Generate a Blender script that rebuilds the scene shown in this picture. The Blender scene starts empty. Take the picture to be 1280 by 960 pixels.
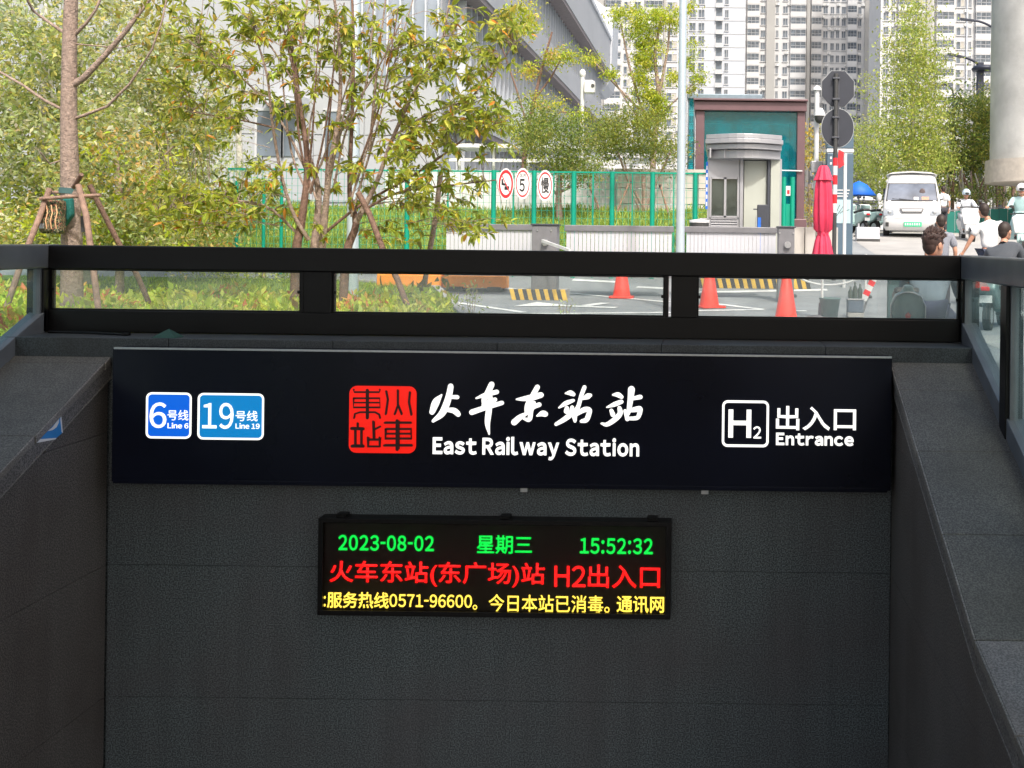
import bpy, math, random
import numpy as np
from mathutils import Vector, Matrix
R = math.radians
rnd = random.Random(7)
C = bpy.context.scene.collection
SC = bpy.context.scene

# ------------------------------------------------------------------ camera, sky, sun, exposure
F, EYE, A = 1300.0, 1.15, 0.012          # focal length in photo pixels, eye height, roll
cam = bpy.data.cameras.new('camera'); camo = bpy.data.objects.new('camera', cam); C.objects.link(camo)
cam.sensor_width = 36; cam.lens = 36*F/1280
cam.shift_x = (640-890)/1280; cam.shift_y = -(480-302)/1280
cam.clip_start = .05; cam.clip_end = 3000
camo.matrix_world = Matrix.Translation((0, 0, EYE)) @ Matrix.Rotation(R(90), 4, 'X') @ Matrix.Rotation(A, 4, 'Z')
SC.camera = camo
SUN_EL, SUN_AZ = 52, 160                  # azimuth clockwise from +Y: behind the camera, a little right
w = bpy.data.worlds.new('World'); SC.world = w; w.use_nodes = True
nt = w.node_tree; sky = nt.nodes.new('ShaderNodeTexSky'); sky.sky_type = 'NISHITA'; sky.sun_disc = False
sky.sun_elevation = R(SUN_EL); sky.sun_rotation = R(SUN_AZ); sky.dust_density = 6; sky.air_density = 1.3; sky.ozone_density = .6
nt.links.new(sky.outputs[0], nt.nodes['Background'].inputs[0]); nt.nodes['Background'].inputs[1].default_value = .15
sun = bpy.data.lights.new('sun', 'SUN'); so = bpy.data.objects.new('sun', sun); C.objects.link(so)
sun.energy = 2.2; sun.angle = R(2.5); sun.color = (1, .965, .91)
sd = Vector((math.sin(R(SUN_AZ))*math.cos(R(SUN_EL)), math.cos(R(SUN_AZ))*math.cos(R(SUN_EL)), math.sin(R(SUN_EL))))
so.rotation_euler = sd.to_track_quat('Z', 'Y').to_euler(); so.location = (0, -5, 30)
SC.view_settings.view_transform = 'Standard'; SC.view_settings.look = 'None'; SC.view_settings.gamma = 1
SC.view_settings.exposure = .7

# ------------------------------------------------------------------ helpers
def W(px, py, D):
    """point of the place seen at photo pixel (px, py) and standing D metres away"""
    dx, dy = px-890, py-302
    return Vector(((dx+A*dy)*D/F, D, EYE-(dy-A*dx)*D/F))
def WX(px, D, py=302): return W(px, py, D).x
def lerp(a, b, t): return a+(b-a)*t
def pl(x, pts):
    if x <= pts[0][0]: return pts[0][1]
    for (a, b), (c, d) in zip(pts, pts[1:]):
        if x <= c: return lerp(b, d, (x-a)/(c-a))
    return pts[-1][1]
GP = [(-40, 0), (15, 0), (20, .13), (21.4, .36), (22, .42), (32, 1.4), (45, 1.75), (100, 2.4), (600, 6)]
SL, SRt = .50, .43                         # slope of the left and right stair parapet
XL, XR, YH = -5.01, 1.52, 8.67             # inner faces of the stair walls, face of the head wall
def cop(side, y):                          # height of coping top
    if side < 0: return EYE-.785-SL*(9.1-y)
    z = EYE-.785-SRt*(9.1-y); yk = 5.8
    return z if y > yk else EYE-.785-SRt*(9.1-yk)-.2*(yk-y)
def zg(x, y):
    z = pl(y, GP)
    if y < 9.3 and (x < -5.9 or x > 2.3):
        z = min(z, max(-2.4, (cop(-1, y) if x < 0 else cop(1, y))-.12))
    return z
def G(px, py, dz=0):
    """where the sight line through a photo pixel meets the ground"""
    lo, hi = 9.5, 200
    for _ in range(50):
        m = (lo+hi)/2; p = W(px, py, m)
        if p.z > zg(p.x, m)+dz: lo = m
        else: hi = m
    p = W(px, py, lo); p.z = zg(p.x, lo)+dz; return p

MT = {}
def mat(name, col, rough=.6, metal=0, var=.12, scale=6, bump=.0, bscale=80, emit=0, spec=.5, alpha=None, coat=0):
    if name in MT: return MT[name]
    m = bpy.data.materials.new(name); m.use_nodes = True; MT[name] = m
    n = m.node_tree; b = n.nodes['Principled BSDF']; L = n.links.new
    tc = n.nodes.new('ShaderNodeTexCoord')
    ns = n.nodes.new('ShaderNodeTexNoise'); ns.inputs['Scale'].default_value = scale; ns.inputs['Detail'].default_value = 6
    L(tc.outputs['Object'], ns.inputs['Vector'])
    rp = n.nodes.new('ShaderNodeValToRGB'); rp.color_ramp.elements[0].position = .3; rp.color_ramp.elements[1].position = .7
    rp.color_ramp.elements[0].color = [c*(1-var) for c in col]+[1]; rp.color_ramp.elements[1].color = [min(1, c*(1+var)) for c in col]+[1]
    L(ns.outputs['Fac'], rp.inputs[0])
    if emit:
        L(rp.outputs[0], b.inputs['Emission Color']); b.inputs['Emission Strength'].default_value = emit
        b.inputs['Base Color'].default_value = [c*.4 for c in col]+[1]
    else: L(rp.outputs[0], b.inputs['Base Color'])
    b.inputs['Roughness'].default_value = rough; b.inputs['Metallic'].default_value = metal
    b.inputs['Specular IOR Level'].default_value = spec; b.inputs['Coat Weight'].default_value = coat
    if bump:
        n2 = n.nodes.new('ShaderNodeTexNoise'); n2.inputs['Scale'].default_value = bscale; n2.inputs['Detail'].default_value = 5
        L(tc.outputs['Object'], n2.inputs['Vector'])
        bp = n.nodes.new('ShaderNodeBump'); bp.inputs['Strength'].default_value = bump; bp.inputs['Distance'].default_value = .02
        L(n2.outputs['Fac'], bp.inputs['Height']); L(bp.outputs[0], b.inputs['Normal'])
    return m
def granite(name, c1, c2, rough=.5, stain=(.03, .024, .02), stf=.5, sscale=.9):
    m = bpy.data.materials.new(name); m.use_nodes = True; MT[name] = m
    n = m.node_tree; b = n.nodes['Principled BSDF']; L = n.links.new
    tc = n.nodes.new('ShaderNodeTexCoord')
    def noise(s, d=4):
        q = n.nodes.new('ShaderNodeTexNoise'); q.inputs['Scale'].default_value = s; q.inputs['Detail'].default_value = d
        L(tc.outputs['Object'], q.inputs['Vector']); return q
    sp = noise(92, 4); rp = n.nodes.new('ShaderNodeValToRGB')
    e = rp.color_ramp.elements; e[0].position = .42; e[1].position = .60; e[0].color = list(c1)+[1]; e[1].color = list(c2)+[1]
    L(sp.outputs['Fac'], rp.inputs[0])
    st = noise(sscale, 7); sr = n.nodes.new('ShaderNodeMapRange'); sr.inputs[1].default_value = .42; sr.inputs[2].default_value = .68; sr.inputs[4].default_value = stf
    L(st.outputs['Fac'], sr.inputs[0])
    mx = n.nodes.new('ShaderNodeMix'); mx.data_type = 'RGBA'; L(sr.outputs[0], mx.inputs[0]); L(rp.outputs[0], mx.inputs[6]); mx.inputs[7].default_value = list(stain)+[1]
    # faint vertical streaks
    mp = n.nodes.new('ShaderNodeMapping'); mp.inputs['Scale'].default_value = (7, 7, .5); L(tc.outputs['Object'], mp.inputs[0])
    vs = n.nodes.new('ShaderNodeTexNoise'); vs.inputs['Scale'].default_value = 1; vs.inputs['Detail'].default_value = 5; L(mp.outputs[0], vs.inputs['Vector'])
    vr = n.nodes.new('ShaderNodeMapRange'); vr.inputs[1].default_value = .3; vr.inputs[2].default_value = .75; vr.inputs[3].default_value = .90; vr.inputs[4].default_value = 1.12; L(vs.outputs['Fac'], vr.inputs[0])
    mu = n.nodes.new('ShaderNodeMix'); mu.data_type = 'RGBA'; mu.blend_type = 'MULTIPLY'; mu.inputs[0].default_value = 1
    L(mx.outputs[2], mu.inputs[6]); L(vr.outputs[0], mu.inputs[7]); L(mu.outputs[2], b.inputs['Base Color'])
    rr = n.nodes.new('ShaderNodeMapRange'); rr.inputs[3].default_value = rough-.12; rr.inputs[4].default_value = rough+.2; L(st.outputs['Fac'], rr.inputs[0]); L(rr.outputs[0], b.inputs['Roughness'])
    bp = n.nodes.new('ShaderNodeBump'); bp.inputs['Strength'].default_value = .14; bp.inputs['Distance'].default_value = .003
    L(sp.outputs['Fac'], bp.inputs['Height']); L(bp.outputs[0], b.inputs['Normal'])
    return m
def glass(name, tint=(.9, .95, .93), fac=.08, dirt=.06, dcol=(.6, .66, .64), rough=.02):
    """thin pane: mostly see-through, some reflection, a little dust"""
    m = bpy.data.materials.new(name); m.use_nodes = True; MT[name] = m
    n = m.node_tree; n.nodes.clear(); L = n.links.new
    o = n.nodes.new('ShaderNodeOutputMaterial'); t = n.nodes.new('ShaderNodeBsdfTransparent'); t.inputs[0].default_value = list(tint)+[1]
    g = n.nodes.new('ShaderNodeBsdfGlossy'); g.inputs['Roughness'].default_value = rough
    fr = n.nodes.new('ShaderNodeLayerWeight'); fr.inputs[0].default_value = .5
    pw_ = n.nodes.new('ShaderNodeMath'); pw_.operation = 'POWER'; pw_.inputs[1].default_value = 5; L(fr.outputs['Facing'], pw_.inputs[0])
    ad = n.nodes.new('ShaderNodeMath'); ad.operation = 'MULTIPLY_ADD'; ad.inputs[1].default_value = .9; ad.inputs[2].default_value = .035+fac*.5; ad.use_clamp = True; L(pw_.outputs[0], ad.inputs[0])
    m1 = n.nodes.new('ShaderNodeMixShader'); L(ad.outputs[0], m1.inputs[0]); L(t.outputs[0], m1.inputs[1]); L(g.outputs[0], m1.inputs[2])
    d = n.nodes.new('ShaderNodeBsdfDiffuse'); d.inputs[0].default_value = list(dcol)+[1]
    d2 = n.nodes.new('ShaderNodeBsdfTranslucent'); d2.inputs[0].default_value = list(dcol)+[1]
    dm = n.nodes.new('ShaderNodeMixShader'); L(d.outputs[0], dm.inputs[1]); L(d2.outputs[0], dm.inputs[2])
    tc = n.nodes.new('ShaderNodeTexCoord'); ns = n.nodes.new('ShaderNodeTexNoise'); ns.inputs['Scale'].default_value = 3; ns.inputs['Detail'].default_value = 8
    L(tc.outputs['Object'], ns.inputs[0]); mr = n.nodes.new('ShaderNodeMapRange'); mr.inputs[1].default_value = .3; mr.inputs[2].default_value = .75
    mr.inputs[3].default_value = dirt*.5; mr.inputs[4].default_value = dirt*1.9; L(ns.outputs[0], mr.inputs[0])
    m2 = n.nodes.new('ShaderNodeMixShader'); L(mr.outputs[0], m2.inputs[0]); L(m1.outputs[0], m2.inputs[1]); L(dm.outputs[0], m2.inputs[2])
    L(m2.outputs[0], o.inputs[0]); return m
def leafmat(name, trans=.35, rough=.5):
    if name in MT: return MT[name]
    m = bpy.data.materials.new(name); m.use_nodes = True; MT[name] = m
    n = m.node_tree; b = n.nodes['Principled BSDF']; L = n.links.new
    at = n.nodes.new('ShaderNodeAttribute'); at.attribute_name = 'tint'
    L(at.outputs['Color'], b.inputs['Base Color']); b.inputs['Roughness'].default_value = rough; b.inputs['Specular IOR Level'].default_value = .35
    tr = n.nodes.new('ShaderNodeBsdfTranslucent'); hs = n.nodes.new('ShaderNodeHueSaturation'); hs.inputs['Value'].default_value = 1.7; hs.inputs['Hue'].default_value = .49
    L(at.outputs['Color'], hs.inputs['Color']); L(hs.outputs[0], tr.inputs[0])
    mx = n.nodes.new('ShaderNodeMixShader'); mx.inputs[0].default_value = trans; L(b.outputs[0], mx.inputs[1]); L(tr.outputs[0], mx.inputs[2])
    L(mx.outputs[0], n.nodes['Material Output'].inputs[0]); return m

ORG = {}
def org(o):
    while o is not None:
        if o.name in ORG: return ORG[o.name]
        o = o.parent
    return Vector((0, 0, 0))
def tag(o, label=None, cat=None, group=None, kind=None):
    if label: o['label'] = label
    if cat: o['category'] = cat
    if group: o['group'] = group
    if kind: o['kind'] = kind
    return o
def thing(name, loc, label, cat, group=None, rz=0):
    o = bpy.data.objects.new(name, None); C.objects.link(o); o.location = loc; o.rotation_euler[2] = rz
    o.empty_display_size = .2
    ORG[o.name] = Vector(loc); return tag(o, label, cat, group)
def link(name, me, parent=None, loc=None):
    o = bpy.data.objects.new(name, me); C.objects.link(o)
    if parent is not None: o.parent = parent
    if loc is not None: o.location = loc
    return o
class MB:
    def __init__(s): s.v = []; s.f = []; s.m = []; s.c = []; s.smooth = set()
    def add(s, vs, fs, m=0, sm=False):
        k = len(s.v); s.v += [tuple(v) for v in vs]
        for f in fs:
            if sm: s.smooth.add(len(s.f))
            s.f.append([i+k for i in f]); s.m.append(m)
        return s
    def box(s, x0, x1, y0, y1, z0, z1, m=0):
        vs = [(x, y, z) for z in (z0, z1) for y in (y0, y1) for x in (x0, x1)]
        return s.add(vs, [(0, 2, 3, 1), (4, 5, 7, 6), (0, 1, 5, 4), (2, 6, 7, 3), (0, 4, 6, 2), (1, 3, 7, 5)], m)
    def bar(s, p, q, wx, wz, up=(0, 0, 1), m=0):        # box bar from p to q
        p, q = Vector(p), Vector(q); d = (q-p).normalized(); u = Vector(up); x = d.cross(u)
        if x.length < 1e-4: x = d.cross(Vector((1, 0, 0)))
        x.normalize(); u = x.cross(d)
        vs = [e+x*a*wx/2+u*b*wz/2 for e in (p, q) for b in (-1, 1) for a in (-1, 1)]
        return s.add(vs, [(0, 1, 3, 2), (4, 6, 7, 5), (0, 4, 5, 1), (2, 3, 7, 6), (0, 2, 6, 4), (1, 5, 7, 3)], m)
    def prism(s, poly, axis, a, b, m=0):               # poly in the two other axes, extruded a..b
        def P(q, t):
            return {'x': (t, q[0], q[1]), 'y': (q[0], t, q[1]), 'z': (q[0], q[1], t)}[axis]
        n = len(poly); vs = [P(q, a) for q in poly]+[P(q, b) for q in poly]
        fs = [tuple(range(n)), tuple(range(2*n-1, n-1, -1))]+[(i, i+n, (i+1) % n+n, (i+1) % n) for i in range(n)]
        return s.add(vs, fs, m)
    def tube(s, pts, rad, n=8, m=0, cap=True):
        pts = [Vector(p) for p in pts]
        if not hasattr(rad, '__len__'): rad = [rad]*len(pts)
        k = len(pts); vs = []; x = None
        for i, p in enumerate(pts):
            d = (pts[min(i+1, k-1)]-pts[max(i-1, 0)])
            if d.length < 1e-9: d = Vector((0, 0, 1))
            d.normalize()
            if x is None: x = d.orthogonal().normalized()
            x = (x-d*x.dot(d)); x = x.normalized() if x.length > 1e-6 else d.orthogonal().normalized()
            y = d.cross(x)
            vs += [p+(x*math.cos(2*math.pi*j/n)+y*math.sin(2*math.pi*j/n))*rad[i] for j in range(n)]
        fs = [(i*n+j, i*n+(j+1) % n, (i+1)*n+(j+1) % n, (i+1)*n+j) for i in range(k-1) for j in range(n)]
        s.add(vs, fs, m, True)
        if cap:
            s.add(vs[:n], [tuple(range(n-1, -1, -1))], m); s.add(vs[-n:], [tuple(range(n))], m)
        return s
    def ell(s, c, r, n=12, k=8, m=0, rot=None, top=1.0):
        c = Vector(c); r = r if hasattr(r, '__len__') else (r, r, r); vs = []
        for i in range(k+1):
            t = math.pi*i/k*top
            for j in range(n):
                a = 2*math.pi*j/n; q = Vector((math.sin(t)*math.cos(a)*r[0], math.sin(t)*math.sin(a)*r[1], math.cos(t)*r[2]))
                if rot: q = rot @ q
                vs.append(c+q)
        return s.add(vs, [(i*n+j, (i+1)*n+j, (i+1)*n+(j+1) % n, i*n+(j+1) % n) for i in range(k) for j in range(n)], m, True)
    def lathe(s, c, prof, n=16, m=0, wob=None):        # prof list of (r, z)
        c = Vector(c); vs = []
        for (r, z) in prof:
            for j in range(n):
                a = 2*math.pi*j/n; q = r*(wob(a, z) if wob else 1); vs.append((c.x+q*math.cos(a), c.y+q*math.sin(a), c.z+z))
        return s.add(vs, [(i*n+j, i*n+(j+1) % n, (i+1)*n+(j+1) % n, (i+1)*n+j) for i in range(len(prof)-1) for j in range(n)], m, True)
    def disc(s, c, r, axis='y', n=24, m=0, th=.02, rz=None):
        rz = rz or r; return s.prism([((c[0] if axis != 'x' else c[1])+r*math.cos(2*math.pi*j/n), (c[2] if axis != 'z' else c[1])+rz*math.sin(2*math.pi*j/n)) for j in range(n)], axis, {'x': c[0], 'y': c[1], 'z': c[2]}[axis], {'x': c[0], 'y': c[1], 'z': c[2]}[axis]+th, m)
    def mesh(s, name, mats, o=Vector((0, 0, 0))):
        me = bpy.data.meshes.new(name); me.from_pydata([(v[0]-o[0], v[1]-o[1], v[2]-o[2]) for v in s.v], [], s.f)
        for m in (mats if isinstance(mats, (list, tuple)) else [mats]): me.materials.append(m)
        me.polygons.foreach_set('material_index', s.m)
        me.polygons.foreach_set('use_smooth', [i in s.smooth for i in range(len(s.f))])
        me.update(); return me
    def build(s, name, mats, parent=None, bev=0, kind=None):
        o = link(name, s.mesh(name, mats, org(parent)), parent)
        if bev:
            b = o.modifiers.new('bevel', 'BEVEL'); b.width = bev; b.segments = 2; b.limit_method = 'ANGLE'; b.angle_limit = R(40)
        if kind: o['kind'] = kind
        return o
def part(name, m, parent, fn, bev=0):
    b = MB(); fn(b); return b.build(name, m, parent, bev)
def copy_tree(o, parent=None):
    c = o.copy(); C.objects.link(c)
    if parent is not None: c.parent = parent
    for ch in list(o.children): copy_tree(ch, c)
    return c
def copy_thing(o, loc, label, rz=None, scale=None):
    c = copy_tree(o); c.location = loc; c['label'] = label
    if rz is not None: c.rotation_euler[2] = rz
    if scale: c.scale = (scale,)*3
    return c
def spaced_mesh(body, off):
    """latin letters and digits in the sans-serif of the wide characters, set at natural spacing"""
    V, Fc, x = [], [], 0.0
    for ch in body:
        if ch == ' ': x += .26; continue
        me = text_mesh(chr(ord(ch)+0xFEE0), 0, off); n = len(me.vertices); co = np.empty(n*3); me.vertices.foreach_get('co', co); co = co.reshape(-1, 3)
        mn, mx = co[:, 0].min(), co[:, 0].max(); k = len(V)
        if ch == '-': co[:, 0] = mn+(co[:, 0]-mn)*.42; mx = mn+(mx-mn)*.42
        gap = {'-': .05, ':': .07, '1': .06}.get(ch, .045) if not ch.isdigit() else .05
        V += [(p[0]-mn+x+gap, p[1], 0) for p in co]; Fc += [[i+k for i in p.vertices] for p in me.polygons]
        x += mx-mn+gap*2; bpy.data.meshes.remove(me)
    out = bpy.data.meshes.new('lettering'); out.from_pydata(V, [], Fc); out.update(); return out
def text_mesh(body, ext=0, off=0.0, shear=0):
    cu = bpy.data.curves.new('lettering', 'FONT'); cu.body = body; cu.size = 1; cu.offset = off; cu.extrude = ext; cu.shear = shear; cu.resolution_u = 4
    o = bpy.data.objects.new('lettering', cu); C.objects.link(o); bpy.context.view_layer.update()
    me = bpy.data.meshes.new_from_object(o.evaluated_get(bpy.context.evaluated_depsgraph_get()))
    bpy.data.objects.remove(o); return me
def text(name, body, rect, D, m, parent, ext=.006, off=0.0, rotz=0):
    """lettering filling the photo rect (x0,y0,x1,y1) on a wall D away, facing the camera"""
    me = (spaced_mesh if body.isascii() and len(body) else text_mesh)(body, off) if body.isascii() else text_mesh(body, 0, off); n = len(me.vertices); co = np.empty(n*3); me.vertices.foreach_get('co', co); co = co.reshape(-1, 3)
    mn, mx = co.min(0), co.max(0); x0, y0, x1, y1 = rect; xc, yc = (x0+x1)/2, (y0+y1)/2
    X0, X1 = W(x0, yc, D).x, W(x1, yc, D).x; Z0, Z1 = W(xc, y1, D).z, W(xc, y0, D).z; og = org(parent)
    nc = np.empty_like(co)
    nc[:, 0] = X0+(co[:, 0]-mn[0])/(mx[0]-mn[0])*(X1-X0)-og[0]; nc[:, 1] = D-og[1]
    nc[:, 2] = Z0+(co[:, 1]-mn[1])/(mx[1]-mn[1])*(Z1-Z0)-og[2]
    me.vertices.foreach_set('co', nc.ravel()); me.materials.clear(); me.materials.append(m); me.name = name; me.update()
    o = link(name, me, parent)
    if ext: sm = o.modifiers.new('depth', 'SOLIDIFY'); sm.thickness = ext; sm.offset = 0
    return o
def cr(pts, k=6):                         # Catmull-Rom resampling of (x, y, ..) tuples
    P = [np.array(p, float) for p in pts]; P = [2*P[0]-P[1]]+P+[2*P[-1]-P[-2]]; out = []
    for i in range(1, len(P)-2):
        for j in range(k):
            t = j/k; a, b, c, d = P[i-1:i+3]
            out.append(.5*((2*b)+(-a+c)*t+(2*a-5*b+4*c-d)*t*t+(-a+3*b-3*c+d)*t**3))
    out.append(P[-2]); return out
def strokes(name, lst, conv, D, th, m, parent, k=6, smooth=True):
    """brush strokes: lists of (x, y, width) in a local pixel frame, each a solid ribbon with round ends"""
    b = MB(); n = 0
    for st in lst:
        pts = cr(st, k) if smooth else [np.array(p, float) for p in st]
        L_, R_ = [], []
        for i, p in enumerate(pts):
            t = pts[min(i+1, len(pts)-1)][:2]-pts[max(i-1, 0)][:2]; t = t/(np.linalg.norm(t)+1e-9); nn = np.array([-t[1], t[0]])
            L_.append(p[:2]+nn*p[2]/2); R_.append(p[:2]-nn*p[2]/2)
        def cap(p, q, sgn):
            t = (p[:2]-q[:2]); t = t/(np.linalg.norm(t)+1e-9); nn = np.array([-t[1], t[0]])
            return [p[:2]+(t*math.cos(a)+nn*math.sin(a))*p[2]/2 for a in [R(-60), R(-30), 0, R(30), R(60)]]
        y = D-th-.0012*n; n += 1
        def q3(p):
            x, z = conv(p[0], p[1]); return (x, y, z)
        k0 = len(L_); vs = [q3(p) for p in L_]+[q3(p) for p in R_]
        vs2 = [(v[0], D, v[2]) for v in vs]
        fs = [(i, i+1, k0+i+1, k0+i) for i in range(k0-1)]
        b.add(vs, fs)
        b.add(vs+vs2, [(i, i+1, 2*k0+i+1, 2*k0+i) for i in range(k0-1)]+[(k0+i, 3*k0+i, 3*k0+i+1, k0+i+1) for i in range(k0-1)])
        for (p, q) in ((pts[0], pts[1]), (pts[-1], pts[-2])):
            c = cap(p, q, 1); t = (p[:2]-q[:2]); t = t/(np.linalg.norm(t)+1e-9); nn = np.array([-t[1], t[0]])
            ring = [p[:2]-nn*p[2]/2]+c+[p[:2]+nn*p[2]/2]; b.add([q3(r) for r in ring], [tuple(range(len(ring)))])
    return b.build(name, m, parent)
def rrect(cx, cz, w_, h_, r, n=5):
    out = []
    for (sx, sz, a0) in ((1, 1, 0), (-1, 1, 90), (-1, -1, 180), (1, -1, 270)):
        for i in range(n+1):
            a = R(a0+90*i/n); out.append((cx+sx*(w_/2-r)+r*math.cos(a), cz+sz*(h_/2-r)+r*math.sin(a)))
    return out

# ------------------------------------------------------------------ materials
granite('granite_dark', (.018, .025, .029), (.128, .154, .166), .45, (.060, .050, .055), .5)
granite('granite_ledge', (.016, .021, .025), (.050, .061, .068), .5, (.03, .028, .028), .6)
granite('granite_fascia', (.055, .053, .052), (.20, .19, .18), .45, (.07, .06, .055), .5)
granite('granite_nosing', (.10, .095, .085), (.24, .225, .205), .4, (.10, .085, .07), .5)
granite('granite_pale', (.10, .095, .092), (.23, .215, .205), .55, (.15, .12, .11), .5)
granite('granite_coping', (.056, .054, .048), (.130, .125, .113), .55, (.045, .042, .036), .5)
granite('granite_brown', (.036, .033, .031), (.165, .150, .138), .45, (.052, .040, .034), .6)
black = mat('black_coated_steel', (.0035, .0032, .0036), .38, .0, .1, 3, .03, 200, spec=.25)
railm = mat('skylit_rail_steel', (.13, .138, .15), .36, .2, .15, 4, .03, 200)  # lighter copy of the black rail steel, skylight put into its colour
signblk = mat('sign_face_dark', (.0038, .0050, .0115), .25, 0, .35, .8, spec=.22)
alu = mat('brushed_aluminium', (.5, .52, .54), .35, .8, .08, 30)
lit = mat('lit_white_acrylic', (1, .98, .94), .4, 0, .01, 3, emit=.75)
litblue = mat('lit_blue_acrylic', (.0, .14, .80), .4, 0, .02, 3, emit=.50)
litcyan = mat('lit_cyan_acrylic', (.0, .24, .62), .4, 0, .02, 3, emit=.50)
litred = mat('lit_red_acrylic', (1, .012, .004), .3, 0, .06, 3, emit=.5)
sealblk = mat('seal_groove', (.02, .003, .003), .5)
ledg = mat('led_green', (.0, .75, .06), .4, 0, .25, 700, emit=.85)
ledr = mat('led_red', (1, .006, .006), .4, 0, .25, 700, emit=1.35)
ledy = mat('led_yellow', (1, .66, .07), .4, 0, .12, 700, emit=1.25)
ledscreen = mat('led_panel_face', (.009, .006, .005), .5, 0, .3, 60, .1, 900, spec=.2)
asph = mat('asphalt', (.25, .262, .27), .9, 0, .14, 1.2, .35, 120)
conc = mat('pale_concrete', (.36, .35, .335), .85, 0, .10, 1.5, .2, 60)
paint = mat('white_road_paint', (.78, .78, .76), .7, 0, .10, 8)
soil = mat('soil', (.09, .07, .05), .95, 0, .3, 5, .4, 40)
turf = mat('turf', (.13, .20, .035), .95, 0, .4, 7, .6, 90)
bark = mat('brown_bark', (.33, .245, .20), .85, 0, .35, 28, .8, 60)
barkp = mat('pale_bark', (.46, .44, .39), .85, 0, .25, 20, .5, 50)
barkr = mat('reddish_bark', (.20, .12, .09), .8, 0, .35, 30, .6, 70)
polew = mat('peeled_pole', (.30, .19, .14), .8, 0, .3, 16, .5, 60)
leaf = leafmat('leaf'); leafp = leafmat('leaf_pale', .45, .6)
white = mat('white_paint', (.68, .68, .68), .4, 0, .05, 3)
whitem = mat('white_panel', (.50, .51, .55), .5, 0, .05, 2)
grey = mat('grey_metal', (.20, .20, .215), .45, .3, .1, 6)
dgrey = mat('slate_metal', (.065, .07, .085), .45, .3, .1, 6)
teal = mat('fence_green_steel', (.0, .29, .19), .45, .1, .1, 4)
yel = mat('safety_yellow', (.72, .45, .06), .6, 0, .15, 5)
blk = mat('safety_black', (.05, .05, .05), .6, 0, .15, 5)
orange = mat('orange_plastic', (.85, .30, .05), .5, 0, .10, 3)
cone = mat('cone_orange_red', (.90, .055, .03), .45, 0, .08, 5)
rubber = mat('rubber', (.02, .02, .02), .8)
redp = mat('red_paint', (.75, .02, .03), .5)
skin = mat('skin', (.52, .27, .18), .55, 0, .08, 20, .1, 200)
hairm = mat('dark_hair', (.030, .018, .013), .6, 0, .3, 60, .0, 140)

# ------------------------------------------------------------------ ground
def ground():
    xs = sorted(set([-900, -400, -200, -100, -60, -40, -30, -20, -14, -10, -8, -7, -5.95, -3, 0, 2.35, 3, 4, 6, 8, 10, 14, 20, 30, 50, 100, 250, 600, 900]))
    ys = sorted(set([-600, -200, -60, -20, -6, -4, -2, 0, 1, 2, 3, 4, 5, 6, 7, 8, 9.0, 9.28, 12, 15, 16, 18, 20, 21.4, 22, 24, 27, 30, 32, 36, 40, 45, 60, 80, 100, 150, 250, 400, 600, 1500]))
    b = MB(); idx = {}
    for i, x in enumerate(xs):
        for j, y in enumerate(ys):
            idx[i, j] = len(b.v); b.v.append((x, y, zg(x, y)))
    for i in range(len(xs)-1):
        for j in range(len(ys)-1):
            if xs[i] >= -5.96 and xs[i+1] <= 2.36 and ys[j] >= -6 and ys[j+1] <= 9.28: continue
            b.f.append([idx[i, j], idx[i+1, j], idx[i+1, j+1], idx[i, j+1]]); b.m.append(0)
    return b
tag(ground().build('road', asph), kind='structure')
def sheet(name, poly, m, dz, kind='structure', step=1.0):
    """flat sheet following the ground: poly of (x, y) cut along lines of equal y"""
    ys = [y for _, y in poly]; y0, y1 = min(ys), max(ys)
    cuts = sorted(set([y0, y1]+[g for g, _ in GP if y0 < g < y1])); b = MB()
    def cutx(y):
        xs = []
        for (p, q) in zip(poly, poly[1:]+poly[:1]):
            if (p[1]-y)*(q[1]-y) <= 0 and abs(p[1]-q[1]) > 1e-9: xs.append(p[0]+(q[0]-p[0])*(y-p[1])/(q[1]-p[1]))
        return (min(xs), max(xs)) if xs else None
    cuts = sorted(set(cuts+ys))
    for a, c in zip(cuts, cuts[1:]):
        e = 1e-6; u, v = cutx(a+e), cutx(c-e)
        if u and v: b.add([(u[0], a, zg(0, a)+dz), (u[1], a, zg(0, a)+dz), (v[1], c, zg(0, c)+dz), (v[0], c, zg(0, c)+dz)], [(0, 1, 2, 3)])
    return tag(b.build(name, m), kind=kind)
sheet('pavement', [(3.2, 9.4), (30, 9.4), (30, 13.2), (3.2, 13.2)], conc, .004)
sheet('concrete_ramp', [(4.2, 24.0), (16, 24.0), (20, 44), (4.0, 44)], conc, .004)
def mark(pts, wd=.13):
    for (p, q) in zip(pts, pts[1:]):
        a, c = G(*p), G(*q); d = (c-a); d.z = 0; L = d.length; d.normalize(); nn = Vector((-d.y, d.x, 0))*wd/2
        poly = [(v.x, v.y) for v in (a-nn, c-nn, c+nn, a+nn)]
        sheet('road_marking', poly, paint, .008)
mark([(534, 372), (566, 378), (655, 391)]); mark([(600, 393.5), (838, 391)], .16)
mark([(640, 362), (716, 367), (836, 378)], .15); mark([(716, 350), (772, 353)], .16); mark([(796, 359), (834, 361)], .14)
mark([(868, 388.8), (955, 387.5)], .16); mark([(893, 380), (952, 387)], .16); mark([(868, 366), (1034, 362.5)], .15); mark([(986, 389), (1008, 389)], .12)
mark([(590, 357.5), (640, 361.5)], .15)
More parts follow.
